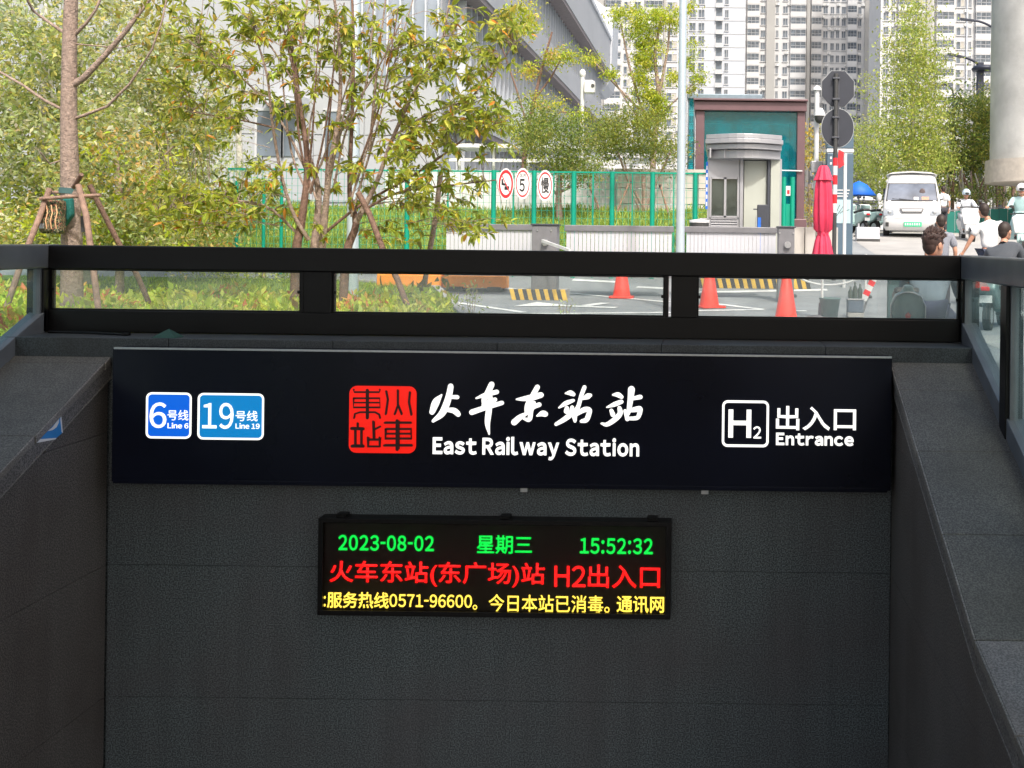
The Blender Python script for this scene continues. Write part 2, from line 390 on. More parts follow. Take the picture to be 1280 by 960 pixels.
def arrow():
    s = [(664, 381), (770, 385)]
    a, c = G(*s[0]), G(*s[1]); d = c-a; d.z = 0; d.normalize(); n = Vector((-d.y, d.x, 0))
    P = lambda u, v: (a+d*u+n*v).to_2d()
    L = (c-a).length
    sheet('road_marking', [tuple(P(0, -.1)), tuple(P(L, -.1)), tuple(P(L, .1)), tuple(P(0, .1))], paint, .008)
    sheet('road_marking', [tuple(P(-.1, -.45)), tuple(P(.75, 0)), tuple(P(-.1, .45))], paint, .011)
    sheet('road_marking', [tuple(P(L*.55, .1)), tuple(P(L*.62, .75)), tuple(P(L*.75, .75)), tuple(P(L*.68, .1))], paint, .011)
arrow()

# ------------------------------------------------------------------ stairwell: walls of granite slabs
gd, gc, gb = MT['granite_dark'], MT['granite_coping'], MT['granite_brown']
ZF = -5.2
tag(MB().box(XL-.3, XR+.3, -6, YH+.3, ZF-.2, ZF).build('stairwell_floor', conc), kind='structure')
ROWS = [EYE-.99, EYE-1.65, EYE-2.75, EYE-3.85, EYE-4.95, ZF-.1]
t = thing('retaining_wall', (-1.7, YH, ZF), 'dark granite head wall of the stairwell below the station sign', 'wall')
part('wall_core', gd, t, lambda b: b.box(XL-.9, XR+.9, YH+.03, 9.28, ZF, EYE-1.06))
for i in range(len(ROWS)-1):
    z1, z0 = ROWS[i], ROWS[i+1]
    part('granite_slab', gd, t, lambda b: b.box(XL+.004, XR-.004, YH, YH+.0295, z0+.0018, z1-.0018), .001)
for k in range(6):
    x0, x1 = lerp(XL-.86, XR+.80, k/6), lerp(XL-.86, XR+.80, (k+1)/6)
    part('coping_slab', MT['granite_ledge'], t, lambda b: b.box(x0+.002, x1-.002, YH-.03, 9.285, EYE-1.055, EYE-.86), .004)
def side_wall(sd, label):
    t = thing('retaining_wall', (XL if sd < 0 else XR, 4, ZF), label, 'wall')
    xi = XL if sd < 0 else XR; xo = xi+sd*.84
    fas = .20; yks = [5.8] if sd > 0 else []
    def topline(y): return cop(sd, y)-fas
    x0, x1 = sorted((xi+sd*.032, xo-sd*.02))
    ys = [-6]+yks+[YH-.035]
    part('wall_core', gb, t, lambda b: b.prism([(y, topline(y)-.02) for y in ys]+[(YH-.035, ZF), (-6, ZF)], 'x', x0, x1))
    a0, a1 = sorted((xi, xi+sd*.03))
    for i in range(len(ROWS)-1):
        z1, z0 = ROWS[i]-.002, ROWS[i+1]+.002
        yy = np.arange(-6, YH+.001, .05); top = [(y, min(z1, topline(y)-.022)) for y in yy if topline(y)-.022 > z0]
        if len(top) < 2: continue
        # keep only the corners
        pt = [top[0]]+[q for p, q, r in zip(top, top[1:], top[2:]) if abs((q[1]-p[1])-(r[1]-q[1])) > 1e-4]+[(min(top[-1][0], YH-.004), top[-1][1])]
        poly = pt+[(pt[-1][0], z0), (pt[0][0], z0)]
        part('granite_slab', gb, t, lambda b: b.prism(poly, 'x', a0, a1), .002)
    js = [YH-.032, 8.24, 7.47, 6.63, 5.8, 5.01, 4.2, 3.4, 2.6, 1.8, 1, .2, -.6] if sd > 0 else [YH-.032, 8.55, 7.68, 6.8, 5.95, 5.1, 4.2, 3.4, 2.6, 1.8, 1, .2, -.6]
    c0, c1 = sorted((xi-sd*.020, xo))
    for (ya, yb) in zip(js[1:], js):
        pp = [(ya+.007, cop(sd, ya)), (yb-.007, cop(sd, yb)), (yb-.007, cop(sd, yb)-.058), (ya+.007, cop(sd, ya)-.058)]
        pale = sd > 0 and yb < 5.9
        part('coping_slab', MT['granite_pale'] if pale else gc, t, lambda b: b.prism(pp, 'x', c0, c1), .004)
        nz = sorted((c0 if sd > 0 else c1, (c0 if sd > 0 else c1)-sd*.012))
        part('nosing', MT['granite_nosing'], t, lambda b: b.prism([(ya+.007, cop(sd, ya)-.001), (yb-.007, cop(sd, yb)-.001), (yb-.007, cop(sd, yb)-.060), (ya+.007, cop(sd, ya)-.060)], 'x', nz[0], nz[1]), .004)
        yc, yd = ya+(.28 if sd < 0 else 0), yb+(.28 if sd < 0 else 0)
        if yd > YH-.04: yd = YH-.034
        pq = [(yc+.004, cop(sd, yc)-.070), (yd-.004, cop(sd, yd)-.070), (yd-.004, cop(sd, yd)-fas+.012), (yc+.004, cop(sd, yc)-fas+.012)]
        pe = [(yc+.004, cop(sd, yc)-fas+.0125), (yd-.004, cop(sd, yd)-fas+.0125), (yd-.004, cop(sd, yd)-fas), (yc+.004, cop(sd, yc)-fas)]
        f0, f1 = sorted((xi-sd*.018, xi+sd*.031))
        part('fascia_slab', MT['granite_fascia'], t, lambda b: b.prism(pq, 'x', f0, f1), .002)
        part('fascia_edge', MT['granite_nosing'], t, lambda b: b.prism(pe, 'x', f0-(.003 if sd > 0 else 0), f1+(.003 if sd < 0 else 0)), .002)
    return t
wl = side_wall(-1, 'dark granite parapet wall sloping along the left of the stairwell')
wr = side_wall(1, 'dark granite parapet wall sloping along the right of the stairwell, near the camera')
# worn blue sticker on the left fascia (rests on the wall): blue field, white edge and a white arc
def sticker():
    x = XL+.0215; D0 = XL*F/(48-890)
    def q(px, py):
        D = XL*F/((px-890)+A*(py-302)); p = W(px, py, D); return (p.y, min(p.z, cop(-1, p.y)-.071))
    t = thing('sticker', (x, q(60, 540)[0], q(60, 540)[1]), 'torn blue sticker with white edge on the left wall fascia', 'sticker')
    part('backing', mat('sticker_blue', (.02, .20, .52), .4), t, lambda b: b.prism([q(*p) for p in ((46.5, 547), (73, 519), (74.5, 541), (67, 547.5))], 'x', x-.002, x))
    part('edge', white, t, lambda b: (b.prism([q(*p) for p in ((42, 550), (46.5, 547), (67, 547.3), (66, 549))], 'x', x-.003, x+.0015),
                                     b.prism([q(*p) for p in ((71.8, 520), (73.2, 518), (75, 541), (73.6, 540))], 'x', x-.003, x+.0015)))
    part('arc', white, t, lambda b: b.prism([q(*p) for p in ((56, 536.4), (62, 534), (67, 527), (69, 523.5), (70.3, 522), (70, 528), (67, 534), (62, 537.5))], 'x', x-.003, x+.0015))
sticker()

# ------------------------------------------------------------------ unseen canopy added above the frame to shade the stairs 
t = thing('shade_canopy', (-1.7, 1, 0), 'unseen flat canopy roof added to shade the stair opening below', 'canopy')
part('roof_slab', mat('bounce_soffit', (.5, .5, .5), .6), t, lambda b: b.box(-8.2, 4.6, -7, 5.9, 5.5, 5.8))  # soffit kept pale to bounce light onto the stair walls
for (x, y) in ((-7.6, -6), (-7.6, 1), (4.1, -6), (4.1, 1)):
    part('column', grey, t, lambda b: b.box(x-.15, x+.15, y-.15, y+.15, zg(x, y)-.1, 5.499))

# ------------------------------------------------------------------ railing
gl = glass('rail_glass', (.93, .96, .95), .02, .15)
gls = glass('side_rail_glass', (.88, .965, .955), .0, .07, (.40, .56, .56))
YR = 9.1; ZT0, ZT1 = EYE-.306, EYE-.098; ZB0, ZB1 = EYE-.854, EYE-.663
posts = [WX(378, YR), WX(417, YR), WX(832, YR), WX(872, YR)]
xa, xb = WX(65, YR), WX(1200, YR)
t = thing('guard_railing', (-1.7, YR, EYE-.86), 'black steel railing with three glass panes across the head wall', 'railing')
part('top_rail', black, t, lambda b: b.box(xa-.002, xb+.002, YR-.05, YR+.13, ZT0, ZT1), .012)
part('bottom_rail', black, t, lambda b: b.box(xa-.002, xb+.002, YR-.03, YR+.07, ZB0, ZB1), .008)
for (p, q) in ((posts[0], posts[1]), (posts[2], posts[3])):
    part('post', black, t, lambda b: b.box(p+(.03 if p < -1 else .055), q, YR-.034, YR+.07, ZB1-.001, ZT0+.001), .004)
part('post', black, t, lambda b: b.box(posts[2]+.002, posts[2]+.032, YR-.03, YR+.05, ZB1-.001, ZT0+.001), .003)
part('post', black, t, lambda b: b.box(posts[0]+.002, posts[0]+.026, YR-.03, YR+.05, ZB1-.001, ZT0+.001), .003)
for (p, q) in ((xa, posts[0]), (posts[1], posts[2]), (posts[3], xb)):
    part('glass_pane', gl, t, lambda b: b.box(p, q, YR+.012, YR+.022, ZB1-.005, ZT0+.005))
    fr = MB()
    for (u, v) in ((p, p+.016), (q-.016, q)): fr.box(u, v, YR-.012, YR+.04, ZB1-.002, ZT0+.002)
    fr.box(p+.014, q-.014, YR-.012, YR+.04, ZB1, ZB1+.012); fr.box(p+.014, q-.014, YR-.012, YR+.04, ZT0-.012, ZT0); fr.build('pane_frame', black, t)
    for u in (p+.018, q-.018):
        part('glass_clip', black, t, lambda b: b.box(u-.014, u+.014, YR-.022, YR+.0, (ZB1+ZT0)/2-.014, (ZB1+ZT0)/2+.014), .003)
def side_rail(sd, label, ys):
    xi = (xa-.002) if sd < 0 else (xb+.002)
    t = thing('guard_railing', (xi, 7, 0), label, 'railing')
    X = lambda a, b_: sorted((xi+sd*a, xi+sd*b_))
    m1 = railm
    x0, x1 = X(0, .16)
    # top rail: broad box with a chamfered inner lower edge, mitred into the back rail
    part('top_rail', m1, t, lambda b: b.box(x0, x1, -2.5, YR+.13, ZT0+.004, ZT1+.004), .014)
    x0, x1 = X(.0, .13)
    yk = 5.8
    def zc(y): return EYE-.82-(SL if sd < 0 else SRt)*(YR-y) if (sd < 0 or y > yk) else cop(1, y)-.035
    yy = [YR-.06, yk, -2.5]
    pl_ = [(y, zc(y)+.003) for y in yy]+[(y, zc(y)+.185) for y in yy[::-1]]
    part('bottom_rail', m1, t, lambda b: b.prism(pl_, 'x', x0, x1), .006)
    xx = X(.045, .06)
    def zr(y): return zc(y)+.18
    yp = [YR-.10]+ys
    for (a, c) in zip(yp, yp[1:]):
        a2, c2 = a-.0, c+.16
        sub = [a2]+([yk] if (sd > 0 and c2 < yk < a2) else [])+[c2]
        part('glass_pane', gls, t, lambda b: b.prism([(y, zr(y)) for y in sub]+[(c2, ZT0+.006), (a2, ZT0+.006)], 'x', *xx))
        for (y0_, y1_) in ((a2, a2-.02), (c2+.02, c2)):
            part('pane_frame', m1, t, lambda b: b.prism([(y0_, zr(y0_)), (y0_, ZT0+.004), (y1_, ZT0+.004), (y1_, zr(y1_))], 'x', *X(.02, .08)))
    for c in ys:
        part('post', black, t, lambda b: b.prism([(c, zc(c)), (c+.16, zc(c+.16)), (c+.16, ZT0+.005), (c, ZT0+.005)], 'x', *X(-.01, .12)), .005)
    part('corner_post', black, t, lambda b: b.box(*X(.0, .15), YR-.10, YR+.06, ZB0, ZT0+.003), .006)
side_rail(-1, 'steel railing with glass above the left parapet wall, coloured grey as if skylit', [7.2, 5.5, 3.8, 2.1, .4])
side_rail(1, 'steel railing with tall glass above the right parapet wall, coloured grey as if skylit', [7.62, 6.1, 4.6, 3.1, 1.6])
# wire crumpled on the coping at the left, behind the sign
# ------------------------------------------------------------------ station sign
DS = 8.45
def RC(x0, y0, x1, y1, D):
    xc, yc = (x0+x1)/2, (y0+y1)/2
    return W(x0, yc, D).x, W(x1, yc, D).x, W(xc, y1, D).z, W(xc, y0, D).z
sx0, sx1, sz0, sz1 = W(140, 520, DS).x, W(1114.5, 520, DS).x, W(640, 608, DS).z, W(640, 441, DS).z
t = thing('station_sign', ((sx0+sx1)/2, DS, sz0), 'long black lit station sign with red seal and white lettering on head wall', 'sign')
part('sign_box', signblk, t, lambda b: b.box(sx0, sx1, DS, YH-.032, sz0, sz1), .006)
part('top_edge', alu, t, lambda b: b.box(sx0+.01, sx1-.004, DS-.004, DS+.02, sz1-.008, sz1+.006))
part('bottom_lip', signblk, t, lambda b: b.box(sx0+.02, sx1-.03, DS-.012, DS+.06, sz0-.012, sz0+.022), .003)
for x in (655, 881):
    q = W(x, 614+(x-640)*.012, DS)
    part('fixing_bracket', alu, t, lambda b: b.box(q.x-.03, q.x+.03, DS+.0, DS+.05, sz0-.045, sz0-.012), .002)
def plate(name, m, rect, D, th, par, r=.03):
    x0, x1, z0, z1 = RC(*rect, D); return part(name, m, par, lambda b: b.prism(rrect((x0+x1)/2, (z0+z1)/2, x1-x0, z1-z0, r), 'y', D-th, D+.002))
for (r, m, tx) in (((183, 490.5, 239.5, 548), litblue, [('6', (187, 503, 208, 535), .008), ('号线', (209.5, 512.5, 235.5, 525.5), .006), ('Line 6', (209.5, 528.5, 235.5, 535.5), .02)]),
                   ((247.5, 491.5, 330, 549.5), litcyan, [('19', (253, 503.5, 292, 536), .008), ('号线', (294.5, 513.5, 322, 526.5), .006), ('Line 19', (294.5, 529, 324.5, 536), .02)])):
    fr = plate('badge_frame', lit, r, DS, .008, t, .045)
    fl = plate('badge_field', m, (r[0]+2.6, r[1]+2.6, r[2]-2.6, r[3]-2.6), DS-.0085, .006, t, .03)
    for (s, rc, of) in tx: text('lettering', s, rc, DS-.018, lit, t, .004, of)
text('lettering', 'East Railway Station', (541, 546.5, 799, 575), DS-.008, lit, t, .012, .034)
text('lettering', '出入口', (970, 508, 1070, 538), DS-.008, lit, t, .012, .012)
text('lettering', 'Entrance', (970, 541.5, 1067, 557), DS-.008, lit, t, .012, .038)
text('lettering', 'H', (910.5, 512, 939, 547), DS-.008, lit, t, .012, .02)
text('lettering', '2', (941.5, 533, 951.5, 548), DS-.008, lit, t, .012, .012)
def ring(name, rect, D, wd, m, par, r, rin):
    x0, x1, z0, z1 = RC(*rect, D); cx, cz = (x0+x1)/2, (z0+z1)/2
    o_ = rrect(cx, cz, x1-x0, z1-z0, r); i_ = rrect(cx, cz, x1-x0-2*wd, z1-z0-2*wd, rin); n = len(o_); b = MB()
    vs = [(p[0], D-.012, p[1]) for p in o_+i_]+[(p[0], D, p[1]) for p in o_+i_]
    b.add(vs, [(i, (i+1) % n, n+(i+1) % n, n+i) for i in range(n)]+[(i, 2*n+i, 2*n+(i+1) % n, (i+1) % n) for i in range(n)]+[(n+i, n+(i+1) % n, 3*n+(i+1) % n, 3*n+i) for i in range(n)])
    return b.build(name, m, par)
ring('badge_outline', (902.5, 500.5, 961, 558.5), DS, .019, lit, t, .045, .028)
def cv(ox, oy, s):
    def f(x, y):
        p = W(ox+x/s, oy+y/s, DS); return (p.x, p.z)
    return f
z1_ = cv(530, 470, 9.143)
HUO = [[(205, 212, 16), (140, 295, 82), (95, 410, 62)], [(308, 115, 62), (290, 210, 68), (258, 320, 76), (205, 430, 74), (108, 512, 36)], [(300, 238, 40), (385, 240, 46)], [(270, 385, 44), (345, 395, 62), (395, 435, 58)]]
CHE = [[(775, 95, 66), (730, 190, 66), (690, 260, 58), (690, 325, 50)], [(600, 252, 20), (700, 215, 48), (835, 180, 52)], [(680, 330, 40), (760, 290, 50), (815, 268, 50)], [(550, 412, 62), (700, 362, 56), (895, 305, 48)], [(760, 230, 50), (742, 400, 66), (728, 540, 56), (748, 664, 14)]]
DONG = [[(1060, 265, 20), (1150, 258, 55), (1250, 240, 70), (1340, 215, 62)], [(1298, 125, 58), (1240, 230, 60), (1190, 330, 66), (1180, 400, 60)], [(1190, 395, 60), (1260, 350, 50), (1320, 325, 52)], [(1260, 300, 40), (1225, 400, 50), (1205, 495, 50), (1140, 485, 24)], [(1035, 525, 72), (1100, 470, 62), (1190, 420, 30)], [(1295, 452, 20), (1350, 428, 62), (1390, 432, 62)]]
sh = lambda L: [[(x+1280, y, w_) for (x, y, w_) in s] for s in L]
Z1 = sh([[(338, 197, 18), (390, 192, 56), (430, 208, 46)], [(265, 360, 20), (340, 312, 52), (430, 277, 34)], [(355, 365, 50), (350, 400, 60)], [(415, 355, 44), (405, 425, 62), (330, 490, 56), (232, 548, 40)], [(556, 125, 46), (520, 220, 46), (490, 330, 46), (445, 440, 60), (448, 512, 36)], [(530, 260, 24), (590, 232, 64), (622, 218, 44)], [(455, 440, 40), (550, 385, 58), (612, 388, 52), (600, 450, 56), (575, 500, 56), (520, 514, 36)]])
Z2 = sh([[(880, 213, 22), (935, 213, 56), (980, 238, 44)], [(812, 355, 18), (900, 322, 52), (978, 292, 48)], [(862, 392, 44), (880, 440, 54)], [(955, 362, 46), (960, 430, 60), (895, 500, 58), (810, 552, 46), (748, 540, 20)], [(1092, 150, 78), (1082, 250, 66), (1066, 370, 54), (1055, 430, 40)], [(1110, 255, 40), (1195, 237, 50)], [(1020, 395, 40), (1045, 490, 46)], [(1060, 395, 36), (1150, 378, 60), (1192, 375, 52), (1180, 440, 52), (1150, 478, 44), (1050, 484, 36)]])
for g in (HUO, CHE, DONG, Z1, Z2): strokes('brush_character', g, z1_, DS, .008, lit, t)
plate('seal', litred, (437, 482.5, 520.5, 566), DS, .012, t, .06)
z2_ = cv(430, 475, 9.6)
lw = lambda L, w_=22: [(x, y, w_) for x, y in L]
seal = [lw([(125, 112), (130, 142), (430, 142), (437, 112)]), lw([(288, 120), (288, 450)], 38), lw([(125, 215), (435, 215), (440, 325), (122, 325), (125, 215)]), lw([(125, 268), (435, 268)], 18),
        lw([(130, 452), (140, 402), (200, 382), (380, 382), (430, 410), (442, 452)]), lw([(515, 130), (535, 230), (510, 405)], 24), lw([(655, 118), (655, 300), (618, 405)], 24), lw([(655, 290), (702, 405)], 24),
        lw([(800, 140), (788, 260), (818, 412)], 24), lw([(175, 510), (175, 560)]), lw([(105, 575), (245, 580)], 36), lw([(147, 590), (147, 775)], 24), lw([(220, 590), (220, 775)], 24), lw([(112, 785), (247, 785)], 36),
        lw([(365, 490), (372, 700)], 26), lw([(370, 590), (450, 550)], 24), lw([(302, 680), (302, 790), (440, 790), (442, 680)], 24), lw([(302, 708), (440, 708)], 24),
        lw([(505, 505), (820, 505)], 24), lw([(655, 480), (655, 822)], 40), lw([(515, 580), (815, 580), (820, 695), (510, 695), (515, 580)]), lw([(515, 637), (815, 637)], 18), lw([(500, 775), (832, 775)], 26)]
strokes('seal_character', seal, z2_, DS-.012, .003, sealblk, t, smooth=False)
# LED board
DL = 8.55
x0, x1, z0, z1 = RC(398.5, 649.5, 838.5, 770.5, DL)
LB = (x0, x1, z0, z1)
t = thing('led_board', ((x0+x1)/2, DL, z0), 'black framed LED message board with green, red and yellow lines of text', 'display board')
part('housing', black, t, lambda b: b.box(x0, x1, DL+.03, YH, z0, z1), .004)
part('screen', ledscreen, t, lambda b: b.box(x0+.04, x1-.04, DL+.012, DL+.032, z0+.04, z1-.035))
fb = MB(); fb.box(x0, x1, DL-.026, DL+.034, z1-.036, z1); fb.box(x0, x1, DL-.026, DL+.034, z0, z0+.042)
fb.box(x0, x0+.042, DL-.026, DL+.034, z0+.041, z1-.035); fb.box(x1-.042, x1, DL-.026, DL+.034, z0+.041, z1-.035); fb.build('frame', black, t, .003)
for px in (425, 630, 815):
    q = W(px, 645+(px-640)*.012, DL).x
    part('bracket', black, t, lambda b: b.box(q-.04, q+.04, DL+.02, YH, z1-.002, z1+.022))
dt = DL+.008
for (s, r, m, of) in (('2023-08-02', (423, 669, 542.5, 688.5), ledg, .022), ('星期三', (596, 669, 665, 692.5), ledg, .012), ('15:52:32', (725, 672.5, 816, 692.5), ledg, .022),
                      ('火车东站(东广场)站', (412, 702, 681, 733), ledr, .012), ('H2', (693, 707, 732, 733.5), ledr, .01), ('出入口', (735, 706, 825, 735), ledr, .012),
                      (':', (405, 745, 407.2, 758), ledy, .004), ('服务热线', (409, 740, 486, 760), ledy, .010), ('0571-96600', (487, 743, 590, 759), ledy, .010), ('。', (591, 756, 596.5, 762), ledy, .004), ('今日本站已消毒。', (611, 743.5, 762, 765.5), ledy, .003), ('通讯网', (771, 745, 830, 765.5), ledy, .010)):
    text('lettering', s, r, dt, m, t, .003, of)

# scattering sheet added over the LED text to imitate lens bloom
def cover():
    m = bpy.data.materials.new('led_bloom_sheet'); m.use_nodes = True; n = m.node_tree; n.nodes.clear(); L = n.links.new
    o = n.nodes.new('ShaderNodeOutputMaterial'); t_ = n.nodes.new('ShaderNodeBsdfTransparent'); f = n.nodes.new('ShaderNodeBsdfRefraction')
    f.inputs['Roughness'].default_value = .9; f.inputs['IOR'].default_value = 1.16; t_.inputs[0].default_value = (.97, .97, .97, 1)
    f2 = n.nodes.new('ShaderNodeBsdfRefraction'); f2.inputs['Roughness'].default_value = .5; f2.inputs['IOR'].default_value = 1.12
    mx = n.nodes.new('ShaderNodeMixShader'); mx.inputs[0].default_value = .5; L(f.outputs[0], mx.inputs[1]); L(f2.outputs[0], mx.inputs[2])
    m2 = n.nodes.new('ShaderNodeMixShader'); m2.inputs[0].default_value = .55; L(t_.outputs[0], m2.inputs[1]); L(mx.outputs[0], m2.inputs[2]); L(m2.outputs[0], o.inputs[0]); return m

led_root = [o for o in C.objects if o.name == 'led_board'][0]
part('bloom_sheet', cover(), led_root, lambda b: b.add([(LB[0]+.043, DL-.022, LB[2]+.043), (LB[1]-.043, DL-.022, LB[2]+.043), (LB[1]-.043, DL-.022, LB[3]-.037), (LB[0]+.043, DL-.022, LB[3]-.037)], [(0, 1, 2, 3)]))

# a dark cable end lying on the left coping and a scrap of green cloth behind the sign
cz = EYE-.86
t = thing('cable', (-5.4, 8.95, cz), 'thin dark cable lying on the coping at the left corner under the railing', 'cable')
part('cable_run', black, t, lambda b: b.tube([Vector(q) for q in cr([(-5.72, 8.98, cz+.012), (-5.5, 8.97, cz+.012), (-5.3, 8.93, cz+.014), (-5.1, 8.87, cz+.012), (-4.98, 8.84, cz+.012)], 5)], .011, 7))
part('plug', black, t, lambda b: b.box(-5.0, -4.94, 8.82, 8.86, cz+.002, cz+.026), .004)
q = W(208, 432, 8.72)
t = thing('cloth_scrap', (q.x, 8.72, cz), 'small scrap of dark green cloth on the coping above the left end of the sign', 'cloth')
part('cloth', mat('scrap_green', (.01, .05, .04), .8), t, lambda b: b.add([(q.x-.10, 8.66, cz+.002), (q.x+.10, 8.66, cz+.002), (q.x+.02, 8.72, cz+.075), (q.x-.03, 8.80, cz+.05), (q.x+.11, 8.80, cz+.003), (q.x-.11, 8.82, cz+.003)], [(0, 1, 2), (0, 2, 3), (1, 4, 2), (2, 4, 3), (0, 3, 5), (3, 4, 5)]))
# ================================================================== THE STREET BEYOND
def leafmesh(name, P, L, ratio, pal, seed, droop=.3, lance=False, ptint=None, out=None):
    """many small folded leaves; P (n,3) base points, L (n,) lengths; out: outward directions"""
    g = np.random.default_rng(seed); n = len(P)
    d = g.normal(size=(n, 3)); d /= np.linalg.norm(d, axis=1)[:, None]
    if out is not None: d = d*.55+out
    d[:, 2] -= droop; d /= np.linalg.norm(d, axis=1)[:, None]
    s = np.cross(d, g.normal(size=(n, 3))*.6+np.array([0, 0, 1.0])); s /= np.linalg.norm(s, axis=1)[:, None]+1e-9
    u = np.cross(s, d); L = np.asarray(L)[:, None]; Wd = L*ratio/2
    if lance:
        a = [P, P+d*L*.3+s*Wd*.9+u*Wd*.35, P+d*L*.68+s*Wd*.75+u*Wd*.3-u*L*.04, P+d*L-u*L*.16, P+d*L*.68-s*Wd*.75+u*Wd*.3-u*L*.04, P+d*L*.3-s*Wd*.9+u*Wd*.35, P+d*L*.3, P+d*L*.68-u*L*.05]
        fs = [(0, 6, 1), (1, 6, 7, 2), (2, 7, 3), (0, 5, 6), (6, 5, 4, 7), (7, 4, 3)]
    else:
        a = [P, P+d*L*.45+s*Wd+u*Wd*.3, P+d*L, P+d*L*.45-s*Wd+u*Wd*.3]; fs = [(0, 1, 2), (0, 2, 3)]
    k = len(a); V = np.stack(a, 1).reshape(-1, 3)
    me = bpy.data.meshes.new(name); me.vertices.add(n*k); me.vertices.foreach_set('co', V.ravel().astype(np.float32))
    lv = []; ls = []; q = 0
    for f in fs: ls.append(q); lv += list(f); q += len(f)
    loops = (np.arange(n)[:, None]*k+np.array(lv)[None]).ravel(); starts = (np.arange(n)[:, None]*q+np.array(ls)[None]).ravel()
    me.loops.add(len(loops)); me.loops.foreach_set('vertex_index', loops.astype(np.int32))
    me.polygons.add(len(starts)); me.polygons.foreach_set('loop_start', starts.astype(np.int32))
    me.update(calc_edges=True)
    pal = np.array(pal); ci = g.integers(0, len(pal), n) if ptint is None else ptint
    col = pal[ci]*(1+g.normal(size=(n, 1))*.16)*(1+g.normal(size=(n, 3))*.06); col = np.clip(col, .005, .9)
    rgba = np.concatenate([col, np.ones((n, 1))], 1); rgba = np.repeat(rgba, k, 0)
    at = me.color_attributes.new('tint', 'FLOAT_COLOR', 'POINT'); at.data.foreach_set('color', rgba.ravel().astype(np.float32))
    return me
def clumps(blobs, D, dd, csize, seed, per=60, shell=.55):
    """leaf points in clumps spread through ellipsoids given in photo pixels; returns points, clump ids"""
    g = np.random.default_rng(seed); P, I, ci = [], [], 0
    for (px, py, rx, ry, n) in blobs:
        for _ in range(n):
            v = g.normal(size=3); v /= np.linalg.norm(v); r = g.uniform(shell**3, 1)**(1/3)
            Dc = D+v[1]*dd*r; c = np.array(W(px+v[0]*rx*r, py+v[2]*ry*r, Dc)); s = csize*g.uniform(.6, 1.3)
            m = int(per*g.uniform(.6, 1.4)); q = g.normal(size=(m, 3))*s*np.array([1, 1, .7])*.5+c
            P.append(q); I.append(np.full(m, ci)); ci += 1
    return np.concatenate(P), np.concatenate(I), ci
def tree(name, label, D, trunk, limbs, blobs, dd, csize, per, lsize, ratio, pal, seed, bk=bark, group=None, lm=None, cat='tree', droop=.3, shell=.5, ball=False):
    """trunk: [(px,py,width px)] from the ground up; limbs: more such lists"""
    b0 = W(trunk[0][0], trunk[0][1], D); b0.z = zg(b0.x, D)-.05
    t = thing(name, b0, label, cat, group)
    def tb(l, dshift=0):
        k = len(l); pts = [W(p[0], p[1], D+(rnd.uniform(-1, 1)*dd*.35*i/k if dshift else 0)) for i, p in enumerate(l)]
        return pts, [p[2]/2*D/F for p in l]
    pts, rd = tb(trunk)
    if pts[0].z > b0.z: pts = [Vector((b0.x, b0.y, b0.z))]+pts; rd = [rd[0]*1.15]+rd
    part('trunk', bk, t, lambda b: b.tube(pts, rd, 9))
    for l in limbs:
        p2, r2 = tb(l, 1); part('limb', bk, t, lambda b: b.tube(p2, r2, 6))
    P, I, n = clumps(blobs, D, dd, csize, seed, per, shell); g = np.random.default_rng(seed+1)
    ct = g.integers(0, len(pal), n)[I]; mix = g.random(len(P)) < .3; ct[mix] = g.integers(0, len(pal), mix.sum())
    P = P-np.array(t.location); L = lsize*g.uniform(.6, 1.3, len(P))
    me = leafmesh('crown', P, L, ratio, pal, seed+2, droop, ptint=ct); me.materials.append(lm or leaf)
    o = link('crown', me, t); return t
OL = [(.20, .215, .025), (.27, .28, .035), (.14, .16, .025), (.33, .30, .05), (.10, .12, .03)]
PALE = [(.32, .36, .11), (.44, .46, .20), (.24, .28, .08), (.46, .45, .13), (.36, .40, .24), (.18, .22, .07), (.50, .50, .34)]
YG = [(.42, .47, .04), (.34, .42, .035), (.50, .50, .07), (.26, .34, .03)]
MID = [(.16, .22, .045), (.22, .27, .06), (.11, .16, .04), (.27, .29, .07)]
DKG = [(.10, .15, .035), (.14, .20, .04), (.20, .25, .05), (.30, .30, .06)]

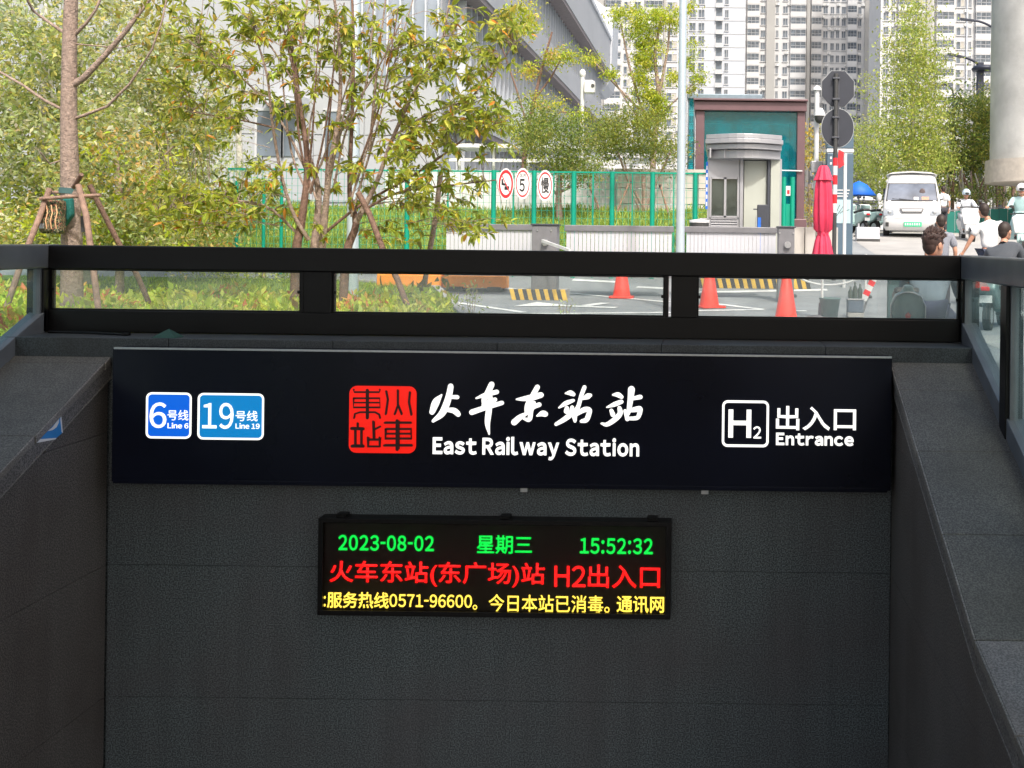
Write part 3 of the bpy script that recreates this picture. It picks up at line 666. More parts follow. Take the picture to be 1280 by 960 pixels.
# ---------- residential towers far behind
wfr = mat('window_frame_grey', (.46, .47, .49), .5, 0, .05, 3); wgl = mat('window_glass_dim', (.115, .14, .17), .25, 0, .6, .7, spec=.7)
tw1 = mat('tower_white', (.55, .55, .55), .85, 0, .05, .3); tw2 = mat('tower_blue_white', (.47, .50, .55), .85, 0, .04, .3)
tgr = mat('tower_grey_strip', (.36, .355, .34), .85, 0, .05, .3); acm = mat('unit_white', (.66, .66, .64), .6)
curt = mat('curtain_cream', (.42, .40, .36), .9, 0, .2, 2)
def win_mesh(kind, w_, h):
    b = MB()
    if kind == 'balcony':
        b.box(-w_/2, w_/2, -1.0, 0, -.25, .95, 0); b.box(-w_/2, w_/2, -.95, 0, h-.12, h+.1, 0)
        b.box(-w_/2+.08, w_/2-.08, -.86, -.8, .95, h-.12, 2)
        n = max(3, int(w_/.95))
        for i in range(n+1):
            x = -w_/2+.1+(w_-.2)*i/n; b.box(x-.03, x+.03, -.92, -.8, .95, h-.12, 1)
        b.box(-w_/2+.05, w_/2-.05, -.92, -.8, 1.55, 1.63, 1)
        b.box(-w_/2+.25+.1*w_, -w_/2+.25+.28*w_, -.79, -.77, .95, h-.2, 3)
    elif kind == 'slot':
        b.box(-w_/2, w_/2, -.06, 0, .1, h, 2); b.box(-w_/2-.1, w_/2+.1, -.7, 0, -.1, .08, 0); b.box(-w_/2-.1, w_/2+.1, -.7, -.64, .08, .95, 1)
        b.box(-w_/2-.12, -w_/2, -.12, 0, 0, h, 0); b.box(w_/2, w_/2+.12, -.12, 0, 0, h, 0)
    else:
        b.box(-w_/2, w_/2, -.04, 0, .75, h-.35, 2)
        for (x0, x1, z0, z1) in ((-w_/2, w_/2, .67, .76), (-w_/2, w_/2, h-.38, h-.29), (-w_/2, -w_/2+.09, .7, h-.3), (w_/2-.09, w_/2, .7, h-.3), (-.04, .04, .7, h-.3)):
            b.box(x0, x1, -.1, 0, z0, z1, 1)
        b.box(-w_/2-.1, w_/2+.1, -.22, 0, .58, .67, 0)
        if w_ > 1.6: b.box(.06, w_/2-.1, -.045, -.041, .9, h-.4, 3)
    return b.mesh('window', [tw1, wfr, wgl, curt])
ac_me = MB().box(-.42, .42, -.38, 0, 0, .6).box(-.3, .1, -.4, -.37, .08, .52, 1).mesh('air_conditioner', [acm, wfr])
def tower(D, px0, px1, floor, cols, wall, label, strips=(), seed=1, joints=False):
    x0, x1 = WX(px0, D, 100), WX(px1, D, 100); H = floor*D/F; g = random.Random(seed)
    t = thing('apartment_tower', ((x0+x1)/2, D, 0), label, 'apartment tower', 'apartment towers behind the station')
    part('wall', wall, t, lambda b: b.box(x0, x1, D, D+16, 0, 92))
    for (a, c, m, pr) in strips:
        u, v = WX(a, D, 100), WX(c, D, 100); part('pilaster', m, t, lambda b: b.box(u, v, D-pr, D+.02, 2, 91.6))
    k0 = int(12/H); k1 = int(72/H)
    if joints:
        jm = MB().box(x0-(x0+x1)/2, x1-(x0+x1)/2, -.05, .01, -.06, .06).mesh('floor_band', tgr)
        for k in range(k0, k1): link('floor_band', jm, t, (0, 0, k*H))
    for (kind, a, c) in cols:
        u, v = WX(a, D, 100), WX(c, D, 100); me = win_mesh(kind, v-u, H*.93 if kind != 'balcony' else H-.35)
        for k in range(k0, k1):
            o = link('window' if kind != 'balcony' else 'balcony', me, t, ((u+v)/2-(x0+x1)/2, 0, k*H))
            if kind != 'slot' and g.random() < .33 and (v-u) < 3.4: link('air_conditioner', ac_me, t, ((u+v)/2-(x0+x1)/2+(v-u)/2+.3*g.choice((-1, 1)), -.02, k*H-.35))
tower(238, 726, 858, 16.2, [('window', 729, 734.5), ('window', 737, 743), ('balcony', 756, 776), ('window', 779, 788), ('window', 792, 800), ('balcony', 806, 828), ('window', 833, 846)], tw1,
      'white apartment tower behind the yellow-green tree, leftmost of the towers', [(745.5, 754, tgr, .5), (829, 832, tgr, .4)], 1)
tower(246, 856, 931, 16.6, [('window', 861, 869), ('window', 872, 880), ('slot', 894, 902), ('window', 905, 910)], tw2,
      'pale bluish apartment tower right of the lamp pole with plain panelled side and small balconies', [], 2, True)
tower(251, 930.5, 1012, 15.2, [('balcony', 933, 948.5), ('window', 950, 956), ('window', 969, 972.5), ('window', 977.5, 984), ('balcony', 987, 1006.5)], tw1,
      'white apartment tower with grey vertical strip above the maroon lift shelter', [(957, 967.5, tgr, .9), (1007.5, 1011.5, tgr, .6)], 3)
tower(254, 1012.5, 1100, 15.2, [('balcony', 1013, 1026), ('window', 1028, 1034), ('window', 1037, 1042), ('window', 1044, 1048.5), ('window', 1051, 1056.5), ('balcony', 1058, 1070), ('window', 1071.5, 1076)], tw1,
      'white apartment tower with crowded windows behind the octagonal sign back', [(1080, 1098, tgr, .5)], 4)
tower(212, 1100, 1262, 17.6, [('window', 1103, 1110), ('window', 1113, 1118), ('balcony', 1121, 1138), ('window', 1142, 1154), ('balcony', 1168.5, 1191), ('window', 1194.5, 1205), ('window', 1209.5, 1213.5), ('balcony', 1217.5, 1243), ('window', 1245, 1251.5)], tw1,
      'white apartment tower with rounded glazed balconies behind the street lamps, at right', [(1157, 1164, tgr, .6), (1206.5, 1208, tw2, .5)], 5)

# ---------- glass station building, left of the towers
pn = mat('building_panel', (.52, .55, .59), .45, .2, .05, .4); pn2 = mat('building_panel_white', (.36, .375, .40), .5, 0, .05, .4)
bgl = mat('curtain_wall_glass', (.27, .31, .37), .25, 0, .2, .5, spec=.9); sof = mat('soffit_brown', (.24, .21, .21), .7)
XB = -9.5
t = thing('station_building', (XB-8, 60, 0), 'long grey glass-fronted station building with vertical fins receding behind the trees', 'building')
part('wall', bgl, t, lambda b: b.box(XB-16, XB, 38, 88, 0, 17))
for (z0, z1, pr) in ((5.3, 6.3, .7), (10.15, 11.5, .9), (14.65, 17.3, 1.1)):
    part('white_band', pn2, t, lambda b: b.box(XB-.1, XB+pr, 37.6, 84, z0, z1)); part('soffit', sof, t, lambda b: b.box(XB-.1, XB+pr-.05, 37.7, 83.9, z0-.22, z0-.002))
fm = MB().box(0, .32, -.05, .05, 0, 3.7).mesh('fin', pn)
for (z0) in (6.31, 11.51):
    for k in range(52): o = link('fin', fm, t, (8.01, 38.4+k*.9-60, z0)); o.scale[2] = 1.0 if z0 < 7 else .78
for k in range(52): o = link('fin', fm, t, (8.01, 38.4+k*.9-60, 2.0)); o.scale[2] = .82
part('curved_eave', pn, t, lambda b: b.prism([(XB-2, 13.2), (XB+.3, 13.2), (XB+.9, 13.7), (XB+1.2, 14.8), (XB+1.3, 19.5), (XB-2, 22)], 'y', 84.01, 89))
part('roof', pn, t, lambda b: b.box(XB-16.5, XB+1.2, 37.4, 90, 17.31, 17.6))
# the part of it that faces the street
t2 = thing('office_wing', (-20, 37, 0), 'pale grey panelled wing of the station building behind the multi-stemmed tree', 'building')
part('wall', pn2, t2, lambda b: b.box(-34, XB-.2, 37.0, 37.55, 0, 17.2))
panel = MB().box(0, 1.76, 0, .05, 0, 2.36).mesh('panel', pn2)
for i in range(13):
    for j in range(6): link('panel', panel, t2, (-34+i*1.8+.02+20, -.052, 2.4+j*2.4))
for (a, c) in ((320, 350), (353, 368), (405, 425)):
    u, v = WX(a, 36.9), WX(c, 36.9)
    o = part('window', wgl, t2, lambda b: b.box(u, v, 36.90, 36.94, 4.0, 5.6)); part('window_frame', wfr, o, lambda b: (b.box(u-.08, u, 36.86, 36.945, 3.95, 5.65), b.box(v, v+.08, 36.86, 36.945, 3.95, 5.65), b.box(u-.08, v+.08, 36.86, 36.945, 5.6, 5.7)))
for (z0, z1) in ((6.9, 9.7), (10.9, 14.4)):
    u, v = WX(452, 36.9), XB-.25
    g_ = part('glass_band', bgl, t2, lambda b: b.box(u, v, 36.88, 36.94, z0, z1))
    nf = int((v-u)/.42)
    for k in range(nf+1): part('fin', pn, g_, lambda b: b.box(u+k*(v-u)/nf-.03, u+k*(v-u)/nf+.03, 36.66, 36.879, z0, z1))
part('door_canopy', pn, t2, lambda b: b.box(WX(318, 36), WX(372, 36), 36.2, 36.93, 5.8, 6.05))
# white covered walkway low in front
t = thing('covered_walkway', (-8, 33, 1.4), 'low white roofed walkway behind the round bushes', 'walkway')
for (z, th) in ((4.05, .12), (3.6, .1)):
    part('roof_rail' if z < 4 else 'roof_slab', white, t, lambda b: b.box(WX(560, 33), WX(838, 33), 33, 34.6 if z > 4 else 33.1, z, z+th))
for k in range(7):
    x = lerp(WX(570, 33), WX(830, 33), k/6); part('column', white, t, lambda b: b.tube([(x, 33.3, 1.3), (x, 33.3, 4.05)], .05, 8))

# ---------- bank, pale walls behind the green fence
bank_x0, bank_x1 = -22, 1.6
b = MB(); xs = [bank_x0+(bank_x1-bank_x0)*i/24 for i in range(25)]
def zb(x, y): return pl(y, [(21.9, .85), (27, 1.95), (34, 2.1)])+.06*math.sin(x*1.7+y)
ysb = [21.9, 23, 24, 25.5, 27, 34]
for y0, y1 in zip(ysb, ysb[1:]):
    for u, v in zip(xs, xs[1:]): b.add([(u, y0, zb(u, y0)), (v, y0, zb(v, y0)), (v, y1, zb(v, y1)), (u, y1, zb(u, y1))], [(0, 1, 2, 3)])
b.add([(bank_x0, 21.9, .1), (bank_x1, 21.9, .1), (bank_x1, 21.9, .85), (bank_x0, 21.9, .85)], [(0, 1, 2, 3)])
b.add([(bank_x1, 21.9, .1), (bank_x1, 34, 1.3), (bank_x1, 34, 2.1), (bank_x1, 27, 1.95), (bank_x1, 21.9, .85)], [(0, 1, 2, 3, 4)])
tag(b.build('grass_bank', turf), kind='structure')
def grass(name, n, x0, x1, y0, y1, zf, L, pal, seed, ratio=.12):
    g = np.random.default_rng(seed); x = g.uniform(x0, x1, n) if not callable(x0) else None; y = g.uniform(y0, y1, n)
    if x is None: u = g.random(n); x = np.array([lerp(x0(b_), x1(b_), a) for a, b_ in zip(u, y)])
    P = np.array([(a, b_, zf(a, b_)-.01) for a, b_ in zip(x, y)]); out = g.normal(size=(n, 3))*.35; out[:, 2] = 1
    me = leafmesh(name, P, L*g.uniform(.5, 1.4, n), ratio, pal, seed, -.2, out=out); me.materials.append(leaf); return tag(link(name, me), kind='stuff')
GR = [(.20, .30, .04), (.28, .38, .06), (.36, .42, .09), (.16, .24, .04)]
o = grass('bank_grass', 16000, bank_x0+10, bank_x1, 21.95, 27, zb, .17, GR, 5); tag(o, 'long green grass covering the bank behind the green mesh fence', 'grass')
wallp = mat('retaining_wall_beige', (.50, .47, .44), .85, 0, .08, 1.5, .15, 60); wallw = mat('hoarding_white', (.60, .60, .61), .7, 0, .06, 1)
t = thing('boundary_wall', (1, 27.5, 1.7), 'beige panelled boundary wall on the bank behind the fence, left of the kiosk', 'wall')
for k in range(3):
    z0 = 1.7+k*.42
    for j in range(5):
        x = WX(770, 27.5)+j*.72; part('panel', wallp, t, lambda b: b.box(x+.01, x+.71, 27.5, 27.7, z0+.01, z0+.41), .008)
part('coping', wallp, t, lambda b: b.box(WX(768, 27.5), WX(770, 27.5)+3.65, 27.45, 27.75, 2.96, 3.05))
t = thing('hoarding', (-6, 28, 1.7), 'white hoarding standing on the grass bank behind the fence', 'hoarding')
for j in range(16):
    x = WX(480, 28)+j*.42*1.0; part('panel', wallw, t, lambda b: b.box(x+.006, x+.414, 28, 28.04, 1.6, 3.0-.03*(j % 2)))
part('rail', grey, t, lambda b: b.box(WX(480, 28), WX(480, 28)+6.75, 28.045, 28.09, 2.4, 2.46))

# ---------- green mesh fence with three oval signs
DF = 21.5
def fz(px, py): return W(px, py, DF).z
t = thing('mesh_fence', (-5, DF, 0), 'green steel mesh fence with thick posts in front of the grass bank', 'fence')
for px in (448, 509, 617, 667.5, 717, 765, 815.5, 869, 330, 352, 296):
    thick = px in (617, 667.5, 717, 765, 815.5, 869, 509); u = WX(px, DF, 250); hw = .044 if thick else .03
    part('post', teal, t, lambda b: b.tube([(u, DF, .3), (u, DF, fz(px, 213+(px-640)*.012 if px > 500 else 226))], hw*1.15, 10))
for px in (642, 692, 741, 790.5, 842, 560): 
    u = WX(px, DF, 250); part('post', teal, t, lambda b: b.box(u-.013, u+.013, DF-.013, DF+.013, .3, fz(px, 216)))
u0, u1 = WX(285, DF, 250), WX(885, DF, 250)
part('top_rail', teal, t, lambda b: b.bar((u0, DF, fz(285, 211)), (u1, DF, fz(885, 217)), .035, .035))
0 and part('middle_rail', teal, t, lambda b: b.bar((u0, DF, 1.15), (u1, DF, 1.15), .03, .03))
b = MB(); mw = mat('mesh_wire_green', (.02, .30, .20), .5)
for k in range(int((u1-u0)/.12)): b.box(u0+k*.12-.0035, u0+k*.12+.0035, DF-.003, DF+.003, .5, 2.55)
for k in range(14): b.box(u0, u1, DF-.0065, DF-.0032, .55+k*.15-.003, .55+k*.15+.003)
tag(b.build('wire_mesh', mw, t), kind='stuff')
def oval_sign(px, py, label, kind):
    D = DF-.12; c = W(px, py, D); rx, rz = 9.9*D/F, 19.5*D/F
    t = thing('road_sign', (c.x, D, c.z), label, 'road sign', 'oval traffic signs on the green fence')
    n = 32
    def el(k): return [(c.x+rx*k*math.cos(2*math.pi*i/n), c.z+rz*k*math.sin(2*math.pi*i/n)) for i in range(n)]
    part('plate', mat('sign_white', (.82, .80, .80), .5), t, lambda b: b.prism(el(1), 'y', D-.01, D))
    def rg(b, k1, k0, d):
        o_, i_ = el(k1), el(k0); b.add([(p[0], D-d, p[1]) for p in o_+i_]+[(p[0], D-.0095, p[1]) for p in o_+i_], [(i, (i+1) % n, n+(i+1) % n, n+i) for i in range(n)]+[(i, (i+1) % n, 2*n+(i+1) % n, 2*n+i) for i in range(n)])
    part('red_ring', redp, t, lambda b: rg(b, (.91 if kind == 'horn' else .87), (.70 if kind == 'horn' else .76), .014))
    bm_ = mat('sign_black', (.02, .02, .02), .5)
    if kind == 'horn':
        part('horn_symbol', bm_, t, lambda b: (b.prism([(c.x-.09, c.z+.1), (c.x-.06, c.z+.1), (c.x-.05, c.z+.02), (c.x+.02, c.z), (c.x+.02, c.z-.04), (c.x-.05, c.z-.03), (c.x-.09, c.z-.02)], 'y', D-.0145, D-.009),
              b.prism([(c.x-.03, c.z-.05), (c.x+.06, c.z-.04), (c.x+.075, c.z-.08), (c.x+.05, c.z-.12), (c.x-.03, c.z-.12)], 'y', D-.0145, D-.009)))
        part('slash', redp, t, lambda b: b.bar((c.x-.075, D-.013, c.z+.16), (c.x+.075, D-.013, c.z-.16), .006, .016, (0, 0, 1)))
    elif kind == '5':
        text('lettering', '5', (px-4.3, py-6, px+2.5, py+10), D-.014, bm_, t, .003, .02); text('lettering', '区内', (px-3.5, py-12.5, px+4, py-8), D-.014, bm_, t, .002)
    else: text('lettering', '慢', (px-5.2, py-10.5, px+5, py+9.5), D-.014, bm_, t, .003, .015)
oval_sign(632.5, 230, 'white oval no-horn sign with thick red ring, leftmost of the three on the fence', 'horn')
oval_sign(653.5, 229.5, 'white oval sign reading 5 with thin red ring, middle of three on fence', '5')
oval_sign(681.5, 232, 'white oval sign with one black character, rightmost of the three on the fence', 'man')

# ---------- gate panels with pale pickets
DG = 19.2
def gate(px0, px1, label, gap=5.2, first=0):
    u0, u1 = WX(px0, DG, 290), WX(px1, DG, 290); zt = EYE+.235; zb_ = .52
    t = thing('barrier_gate', ((u0+u1)/2, DG, .2), label, 'barrier gate', 'low white picket barrier gates')
    part('top_rail', grey, t, lambda b: b.box(u0, u1, DG-.05, DG+.05, zt-.07, zt+.04), .008)
    part('bottom_rail', grey, t, lambda b: b.box(u0, u1, DG-.03, DG+.03, zb_-.05, zb_))
    n = int((px1-px0)/gap); pm = MB().box(-.033, .033, -.012, .012, zb_+.001-.2, zt-.071-.2).mesh('picket', whitem)
    for k in range(n):
        x = u0+.03+(u1-u0-.06)*(k+.5)/n; link('picket', pm, t, (x-(u0+u1)/2, 0, 0))
gate(556, 671, 'white picket barrier gate left of the grey gate box'); gate(706, 842, 'white picket barrier gate right of the grey gate box'); gate(856, 972, 'white picket barrier gate in front of the kiosk', 5)
def gatebox(px0, px1, py, D, label, isl=None):
    u0, u1 = WX(px0, D), WX(px1, D); zt = W((px0+px1)/2, py, D).z
    t = thing('gate_control_box', ((u0+u1)/2, D, .1), label, 'gate box')
    part('cabinet', grey, t, lambda b: b.box(u0, u1, D-.2, D+.15, .12, zt), .012)
    part('cap', dgrey, t, lambda b: b.box(u0-.02, u1+.02, D-.22, D+.17, zt, zt+.03), .006)
    part('hub', alu, t, lambda b: b.tube([((u0+u1)/2+.02, D-.26, zt-.3), ((u0+u1)/2+.02, D-.2, zt-.3)], .06, 14))
    for k in (-1, 1): part('bolt', alu, t, lambda b: b.tube([((u0+u1)/2+.12*k, D-.215, zt-.09), ((u0+u1)/2+.12*k, D-.2, zt-.09)], .015, 8))
    return t
t = gatebox(667, 698, 282, 18.6, 'grey gate control box with white boom arm on striped kerb')
part('boom_arm', white, t, lambda b: b.bar(W(678, 301, 18.3), W(712, 313, 17.4), .03, .05))
gatebox(972, 992, 285, 18.6, 'grey gate control box with red top at the right end of the gates')
def striped_kerb(px0, px1, pyb, h, D, label, n, dep=.7):
    p0 = W(px0, pyb, D); p1 = W(px1, pyb, D); z = zg(p0.x, D)
    t = thing('striped_kerb', ((p0.x+p1.x)/2, D, z), label, 'kerb', 'yellow and black striped kerbs')
    part('island', conc, t, lambda b: b.box(p0.x+.05, p1.x-.05, D+.05, D+dep, z, z+h-.01))
    for k in range(n):
        a, c = lerp(p0.x, p1.x, k/n), lerp(p0.x, p1.x, (k+1)/n)
        part('stripe', yel if k % 2 == 0 else blk, t, lambda b: b.prism([(a, z), (c, z), (c-.05, z+h), (a-.05, z+h)], 'y', D, D+.10), .006)
striped_kerb(640, 709, 363, .19, 18.25, 'yellow and black striped kerb block below the grey gate box', 13)
striped_kerb(868, 1014, 357, .20, 20.6, 'long yellow and black striped kerb in front of the kiosk', 28, 3.2)

# ---------- kiosk
t = thing('guard_kiosk', (WX(928, 22), 22, .3), 'small silver guard kiosk with curved roof, sliding window and open doorway', 'kiosk')
DK = 21.4; X = lambda p: WX(p, DK, 240); Z = lambda p: W(925, p, DK).z
kal = mat('kiosk_silver', (.40, .40, .42), .4, .4, .06, 3); kgl = glass('kiosk_glass', (.75, .84, .80), .04, .10); cream = mat('door_panel_cream', (.42, .44, .39), .5, 0, .05, 2)
yb = DK+1.5
part('back_wall', kal, t, lambda b: b.box(X(886), X(974), yb, yb+.06, .3, Z(198)))
part('side_wall', kal, t, lambda b: b.box(X(884), X(887), DK, yb, .3, Z(198))); part('side_wall', cream, t, lambda b: b.box(X(963), X(974.5), DK-.02, DK+.3, .3, Z(199)), .01)
part('side_wall', kal, t, lambda b: b.box(X(974.5), X(977), DK, yb, .3, Z(198)))
part('lower_panel', kal, t, lambda b: b.box(X(887), X(924), DK, DK+.05, .3, Z(272)))
for k in range(6):
    z = Z(289.5-k*3.1); part('louvre', kal, t, lambda b: b.prism([(DK-.03, z), (DK-.001, z+.03), (DK-.001, z-.01)], 'x', X(889), X(922)))
part('upper_panel', kal, t, lambda b: b.box(X(887), X(924), DK, DK+.05, Z(222), Z(199)))
fr = part('window_frame', kal, t, lambda b: (b.box(X(887), X(889.5), DK-.03, DK+.04, Z(272), Z(222)), b.box(X(921.5), X(924), DK-.03, DK+.04, Z(272), Z(222)), b.box(X(905), X(908), DK-.03, DK+.04, Z(272), Z(222)), b.box(X(889), X(922), DK-.03, DK+.04, Z(224), Z(221.5)), b.box(X(889), X(922), DK-.03, DK+.04, Z(272.5), Z(270))))
for (a, c) in ((889.5, 905), (908, 921.5)): part('window_pane', kgl, fr, lambda b: b.box(X(a), X(c), DK, DK+.01, Z(270), Z(224)))
part('door_post', kal, t, lambda b: b.box(X(924.5), X(929), DK-.04, DK+.1, .3, Z(199)), .01)
part('door_post', dgrey, t, lambda b: b.box(X(959), X(962.5), DK-.04, DK+.1, .3, Z(199)), .01)
dr = part('door', cream, t, lambda b: b.box(X(930), X(958.5), DK+.06, DK+.1, .3, Z(200.5)), .006); part('door_joint', kal, dr, lambda b: b.box(X(945), X(945.7), DK+.052, DK+.062, .3, Z(270)))
for (i, (a, c, z0, z1, dy)) in enumerate(((884, 975, 199.5, 189, .05), (882.5, 976, 188.5, 182, .16), (881, 977.5, 181.5, 176, .24), (882, 976, 175.5, 170, .2))):
    n = 10; poly = [(lerp(X(a), X(c), k/n), DK-dy-.35*math.sin(math.pi*k/n)) for k in range(n+1)]+[(X(c), yb+.1), (X(a), yb+.1)]
    part('roof_tier', kal, t, lambda b: b.prism(poly, 'z', Z(z0), Z(z1)), .01)
for px in (887.5, 905, 922): part('roof_bracket', kal, t, lambda b: b.box(X(px)-.015, X(px)+.015, DK-.3, DK+.02, Z(199), Z(187)))
b_ = part('banner', mat('banner_blue', (.02, .14, .60), .5), t, lambda b: b.box(X(882), X(884.7), DK-.05, DK-.03, Z(262), Z(203)))
for k in range(6): part('lettering', white, b_, lambda b: b.box(X(882.6), X(884.2), DK-.053, DK-.049, Z(258-k*9), Z(253-k*9)))
u = WX(952, 20.9); t = thing('ticket_terminal', (u, 20.9, .3), 'dark grey terminal post with blue edge in front of the kiosk door', 'terminal')
part('cabinet', dgrey, t, lambda b: b.box(WX(946, 20.9), WX(959, 20.9), 20.8, 21.0, .3, W(952, 256, 20.9).z), .01); part('blue_edge', mat('banner_blue', (0, 0, 0)), t, lambda b: b.box(WX(946.5, 20.9), WX(950.5, 20.9), 20.785, 20.799, .4, W(952, 272, 20.9).z))
part('arm', dgrey, t, lambda b: b.box(WX(941, 20.9), WX(946, 20.9), 20.85, 20.9, W(952, 262.5, 20.9).z, W(952, 261, 20.9).z))
# dark curved bin beside it
c = W(871, 277, 20.6); t = thing('litter_bin', (c.x, 20.6, .25), 'black litter bin with white top left of the kiosk', 'bin')
part('bin_body', blk, t, lambda b: b.lathe((c.x+.05, 20.6, 0), [(.10, .9), (.17, 1.0), (.19, 1.2), (.19, 1.52)], 14)); part('bin_lid', white, t, lambda b: b.lathe((c.x+.05, 20.6, 0), [(.195, 1.52), (.2, 1.57), (.0, 1.6)], 14))
part('bin_stand', blk, t, lambda b: b.tube([(c.x+.05, 20.6, .2), (c.x+.05, 20.6, .95)], .04))
c2 = W(884, 275, 20.9); t = thing('utility_box', (c2.x, 20.9, .25), 'grey brown utility box standing between the bin and kiosk', 'box')
part('box_body', grey, t, lambda b: b.box(c2.x-.16, c2.x+.02, 20.8, 21.0, .3, 1.62), .02); part('box_door', dgrey, t, lambda b: b.box(c2.x-.15, c2.x+.01, 20.79, 20.799, .8, 1.58))

# ---------- glass lift shelter with maroon frame
DE = 29.5; X = lambda p: WX(p, DE, 200); Z = lambda p: W(940, p, DE).z; mar = mat('maroon_frame', (.15, .085, .095), .4, .1, .08, 3)
lgl = glass('lift_glass', (.22, .82, .86), .08, .20, (.01, .42, .50))
t = thing('lift_shelter', (X(938), DE, 1), 'glass lift shelter with maroon posts and beam behind the kiosk', 'lift shelter')
for (a, c, y) in ((869, 880, DE), (996, 1006, DE), (869, 880, DE+3), (996, 1006, DE+3)):
    part('post', mar, t, lambda b: b.box(X(a), X(c), y, y+.3, 1, Z(139)), .02)
part('post_base', mar, t, lambda b: b.box(X(993), X(1009), DE-.05, DE+.35, 1, Z(273)), .02)
part('roof_beam', mar, t, lambda b: b.box(X(867), X(1007.5), DE-.1, DE+3.5, Z(139), Z(127.5)), .02); part('roof_cap', mar, t, lambda b: b.box(X(866), X(1008.5), DE-.2, DE+3.6, Z(127), Z(124.5)), .01)
part('glass_pane', lgl, t, lambda b: b.box(X(880), X(996), DE+.1, DE+.13, 1, Z(139)))
part('glass_pane', lgl, t, lambda b: b.box(X(873), X(874), DE+.3, DE+3, 1, Z(139))); part('glass_pane', lgl, t, lambda b: b.box(X(1000), X(1001), DE+.3, DE+3, 1, Z(139)))
part('back_wall', mat('shelter_inner_teal', (.06, .54, .60), .5, 0, .35, .8), t, lambda b: b.box(X(880), X(996), DE+3.1, DE+3.2, 1, Z(139)))
part('lift_frame', white, t, lambda b: (b.box(X(977), X(980), DE+1, DE+1.1, 1, Z(167)), b.box(X(936), X(980), DE+1, DE+1.1, Z(169), Z(166.5)), b.box(X(936), X(938), DE+1, DE+1.1, 1, Z(167))))
lc = part('lift_machine', kal, t, lambda b: b.box(X(929), X(953), DE+1.2, DE+1.8, Z(160), Z(150)), .02); part('machine_stripe', white, lc, lambda b: b.box(X(930), X(942), DE+1.18, DE+1.199, Z(155), Z(150.5)))
part('hand_rail', white, t, lambda b: b.bar((X(973), DE-.05, Z(212.5)), (X(1003), DE-.05, Z(213)), .03, .03))
for px in (979, 989.5): part('green_post', teal, t, lambda b: b.tube([(X(px), DE-.4, 1.2), (X(px), DE-.4, Z(222))], .07, 10))
part('green_panel', teal, t, lambda b: b.box(X(981), X(988), DE-.42, DE-.38, 1.3, Z(255)))
nt_ = part('notice', white, t, lambda b: b.box(X(981.5), X(988), DE-.44, DE-.421, Z(245), Z(233))); part('notice_mark', redp, nt_, lambda b: b.box(X(983), X(986), DE-.446, DE-.44, Z(243), Z(238)))
t = thing('glass_shelter', (X(858), 31, 1), 'grey framed glass shelter standing behind the lamp pole and the lift', 'shelter')
gfr = mat('grey_blue_frame', (.20, .26, .31), .4, .2)
for px in (859, 866.5): part('post', gfr, t, lambda b: b.box(WX(px, 33.5, 200), WX(px+1.6, 33.5, 200), 33.5, 33.6, 1.4, W(900, 121, 33.5).z))
part('roof_beam', gfr, t, lambda b: b.box(WX(858, 33.5, 200), WX(952, 33.5, 200), 33.4, 35.5, W(900, 124, 33.5).z, W(900, 118, 33.5).z), .02)
part('glass_pane', lgl, t, lambda b: b.box(WX(859.6, 33.5, 200), WX(867, 33.5, 200), 33.54, 33.56, 1.4, W(900, 124, 33.5).z))
t = thing('low_wall', (WX(1017, 23), 23, .3), 'low beige stone wall behind the red umbrella', 'wall')
for k in range(4):
    a, c = WX(992+k*14, 23, 290), WX(1006+k*14, 23, 290); part('panel', wallp, t, lambda b: b.box(a+.008, c-.008, 23, 23.25, .25, W(1017, 284, 23).z), .01)
# ---------- sign pole with two sign backs, pylon, umbrella, posts
D = 21.6; sb = mat('sign_back_grey', (.028, .032, .045), .6, .0, .08, 5)
u = W(1044, 200, D).x; t = thing('sign_pole', (u, D, .2), 'black pole with octagonal and round sign backs and red-white striped lower part', 'sign pole')
zz = lambda p, px=1046: W(px, p, D).z
part('pole', blk, t, lambda b: b.tube([(u, D, .15), (u, D, zz(92))], .045, 12))
for k, (a, c) in enumerate(((197.5, 207.5), (207.5, 219), (219, 231), (231, 243), (243, 254.5), (254.5, 266))):
    part('band', redp if k % 2 == 0 else white, t, lambda b: b.tube([(u, D, zz(c)), (u, D, zz(a))], .049, 12))
c = W(1047.5, 111, D+.07); r = 21.5*D/F
part('octagon_plate', sb, t, lambda b: b.prism([(c.x+r*1.01*math.cos(R(22.5+45*k)), c.z+r*1.12*math.sin(R(22.5+45*k))) for k in range(8)], 'y', D+.055, D+.07), .003)
part('octagon_front', redp, t, lambda b: b.prism([(c.x+r*.99*math.cos(R(22.5+45*k)), c.z+r*1.1*math.sin(R(22.5+45*k))) for k in range(8)], 'y', D+.071, D+.075))
part('octagon_rim', alu, t, lambda b: b.prism([(c.x+r*1.04*math.cos(R(22.5+45*k)), c.z+r*1.15*math.sin(R(22.5+45*k))) for k in range(8)], 'y', D+.076, D+.082))
c = W(1047, 160, D+.07); r = 20*D/F
part('round_rim', alu, t, lambda b: b.disc((c.x, D+.071, c.z), r*1.04, 'y', 36, 0, .005, r*1.24))
part('round_plate', sb, t, lambda b: b.disc((c.x, D+.055, c.z), r, 'y', 36, 0, .015, r*1.2))
for z in (98, 124, 147, 172): part('clamp', dgrey, t, lambda b: b.box(u-.075, u+.075, D-.05, D+.054, zz(z)-.018, zz(z)+.018), .004)
for px0_, px1_ in ((1043.5, 1045.5),): part('channel', dgrey, t, lambda b: b.box(u+.05, u+.075, D+.03, D+.054, zz(180), zz(96)))
D = 23.2; X = lambda p: WX(p, D, 240); Z = lambda p: W(1050, p, D).z
pb = mat('pylon_blue_grey', (.09, .14, .19), .4, .1, .08, 3); scr = mat('pylon_map', (.42, .58, .62), .4, 0, .12, 6)
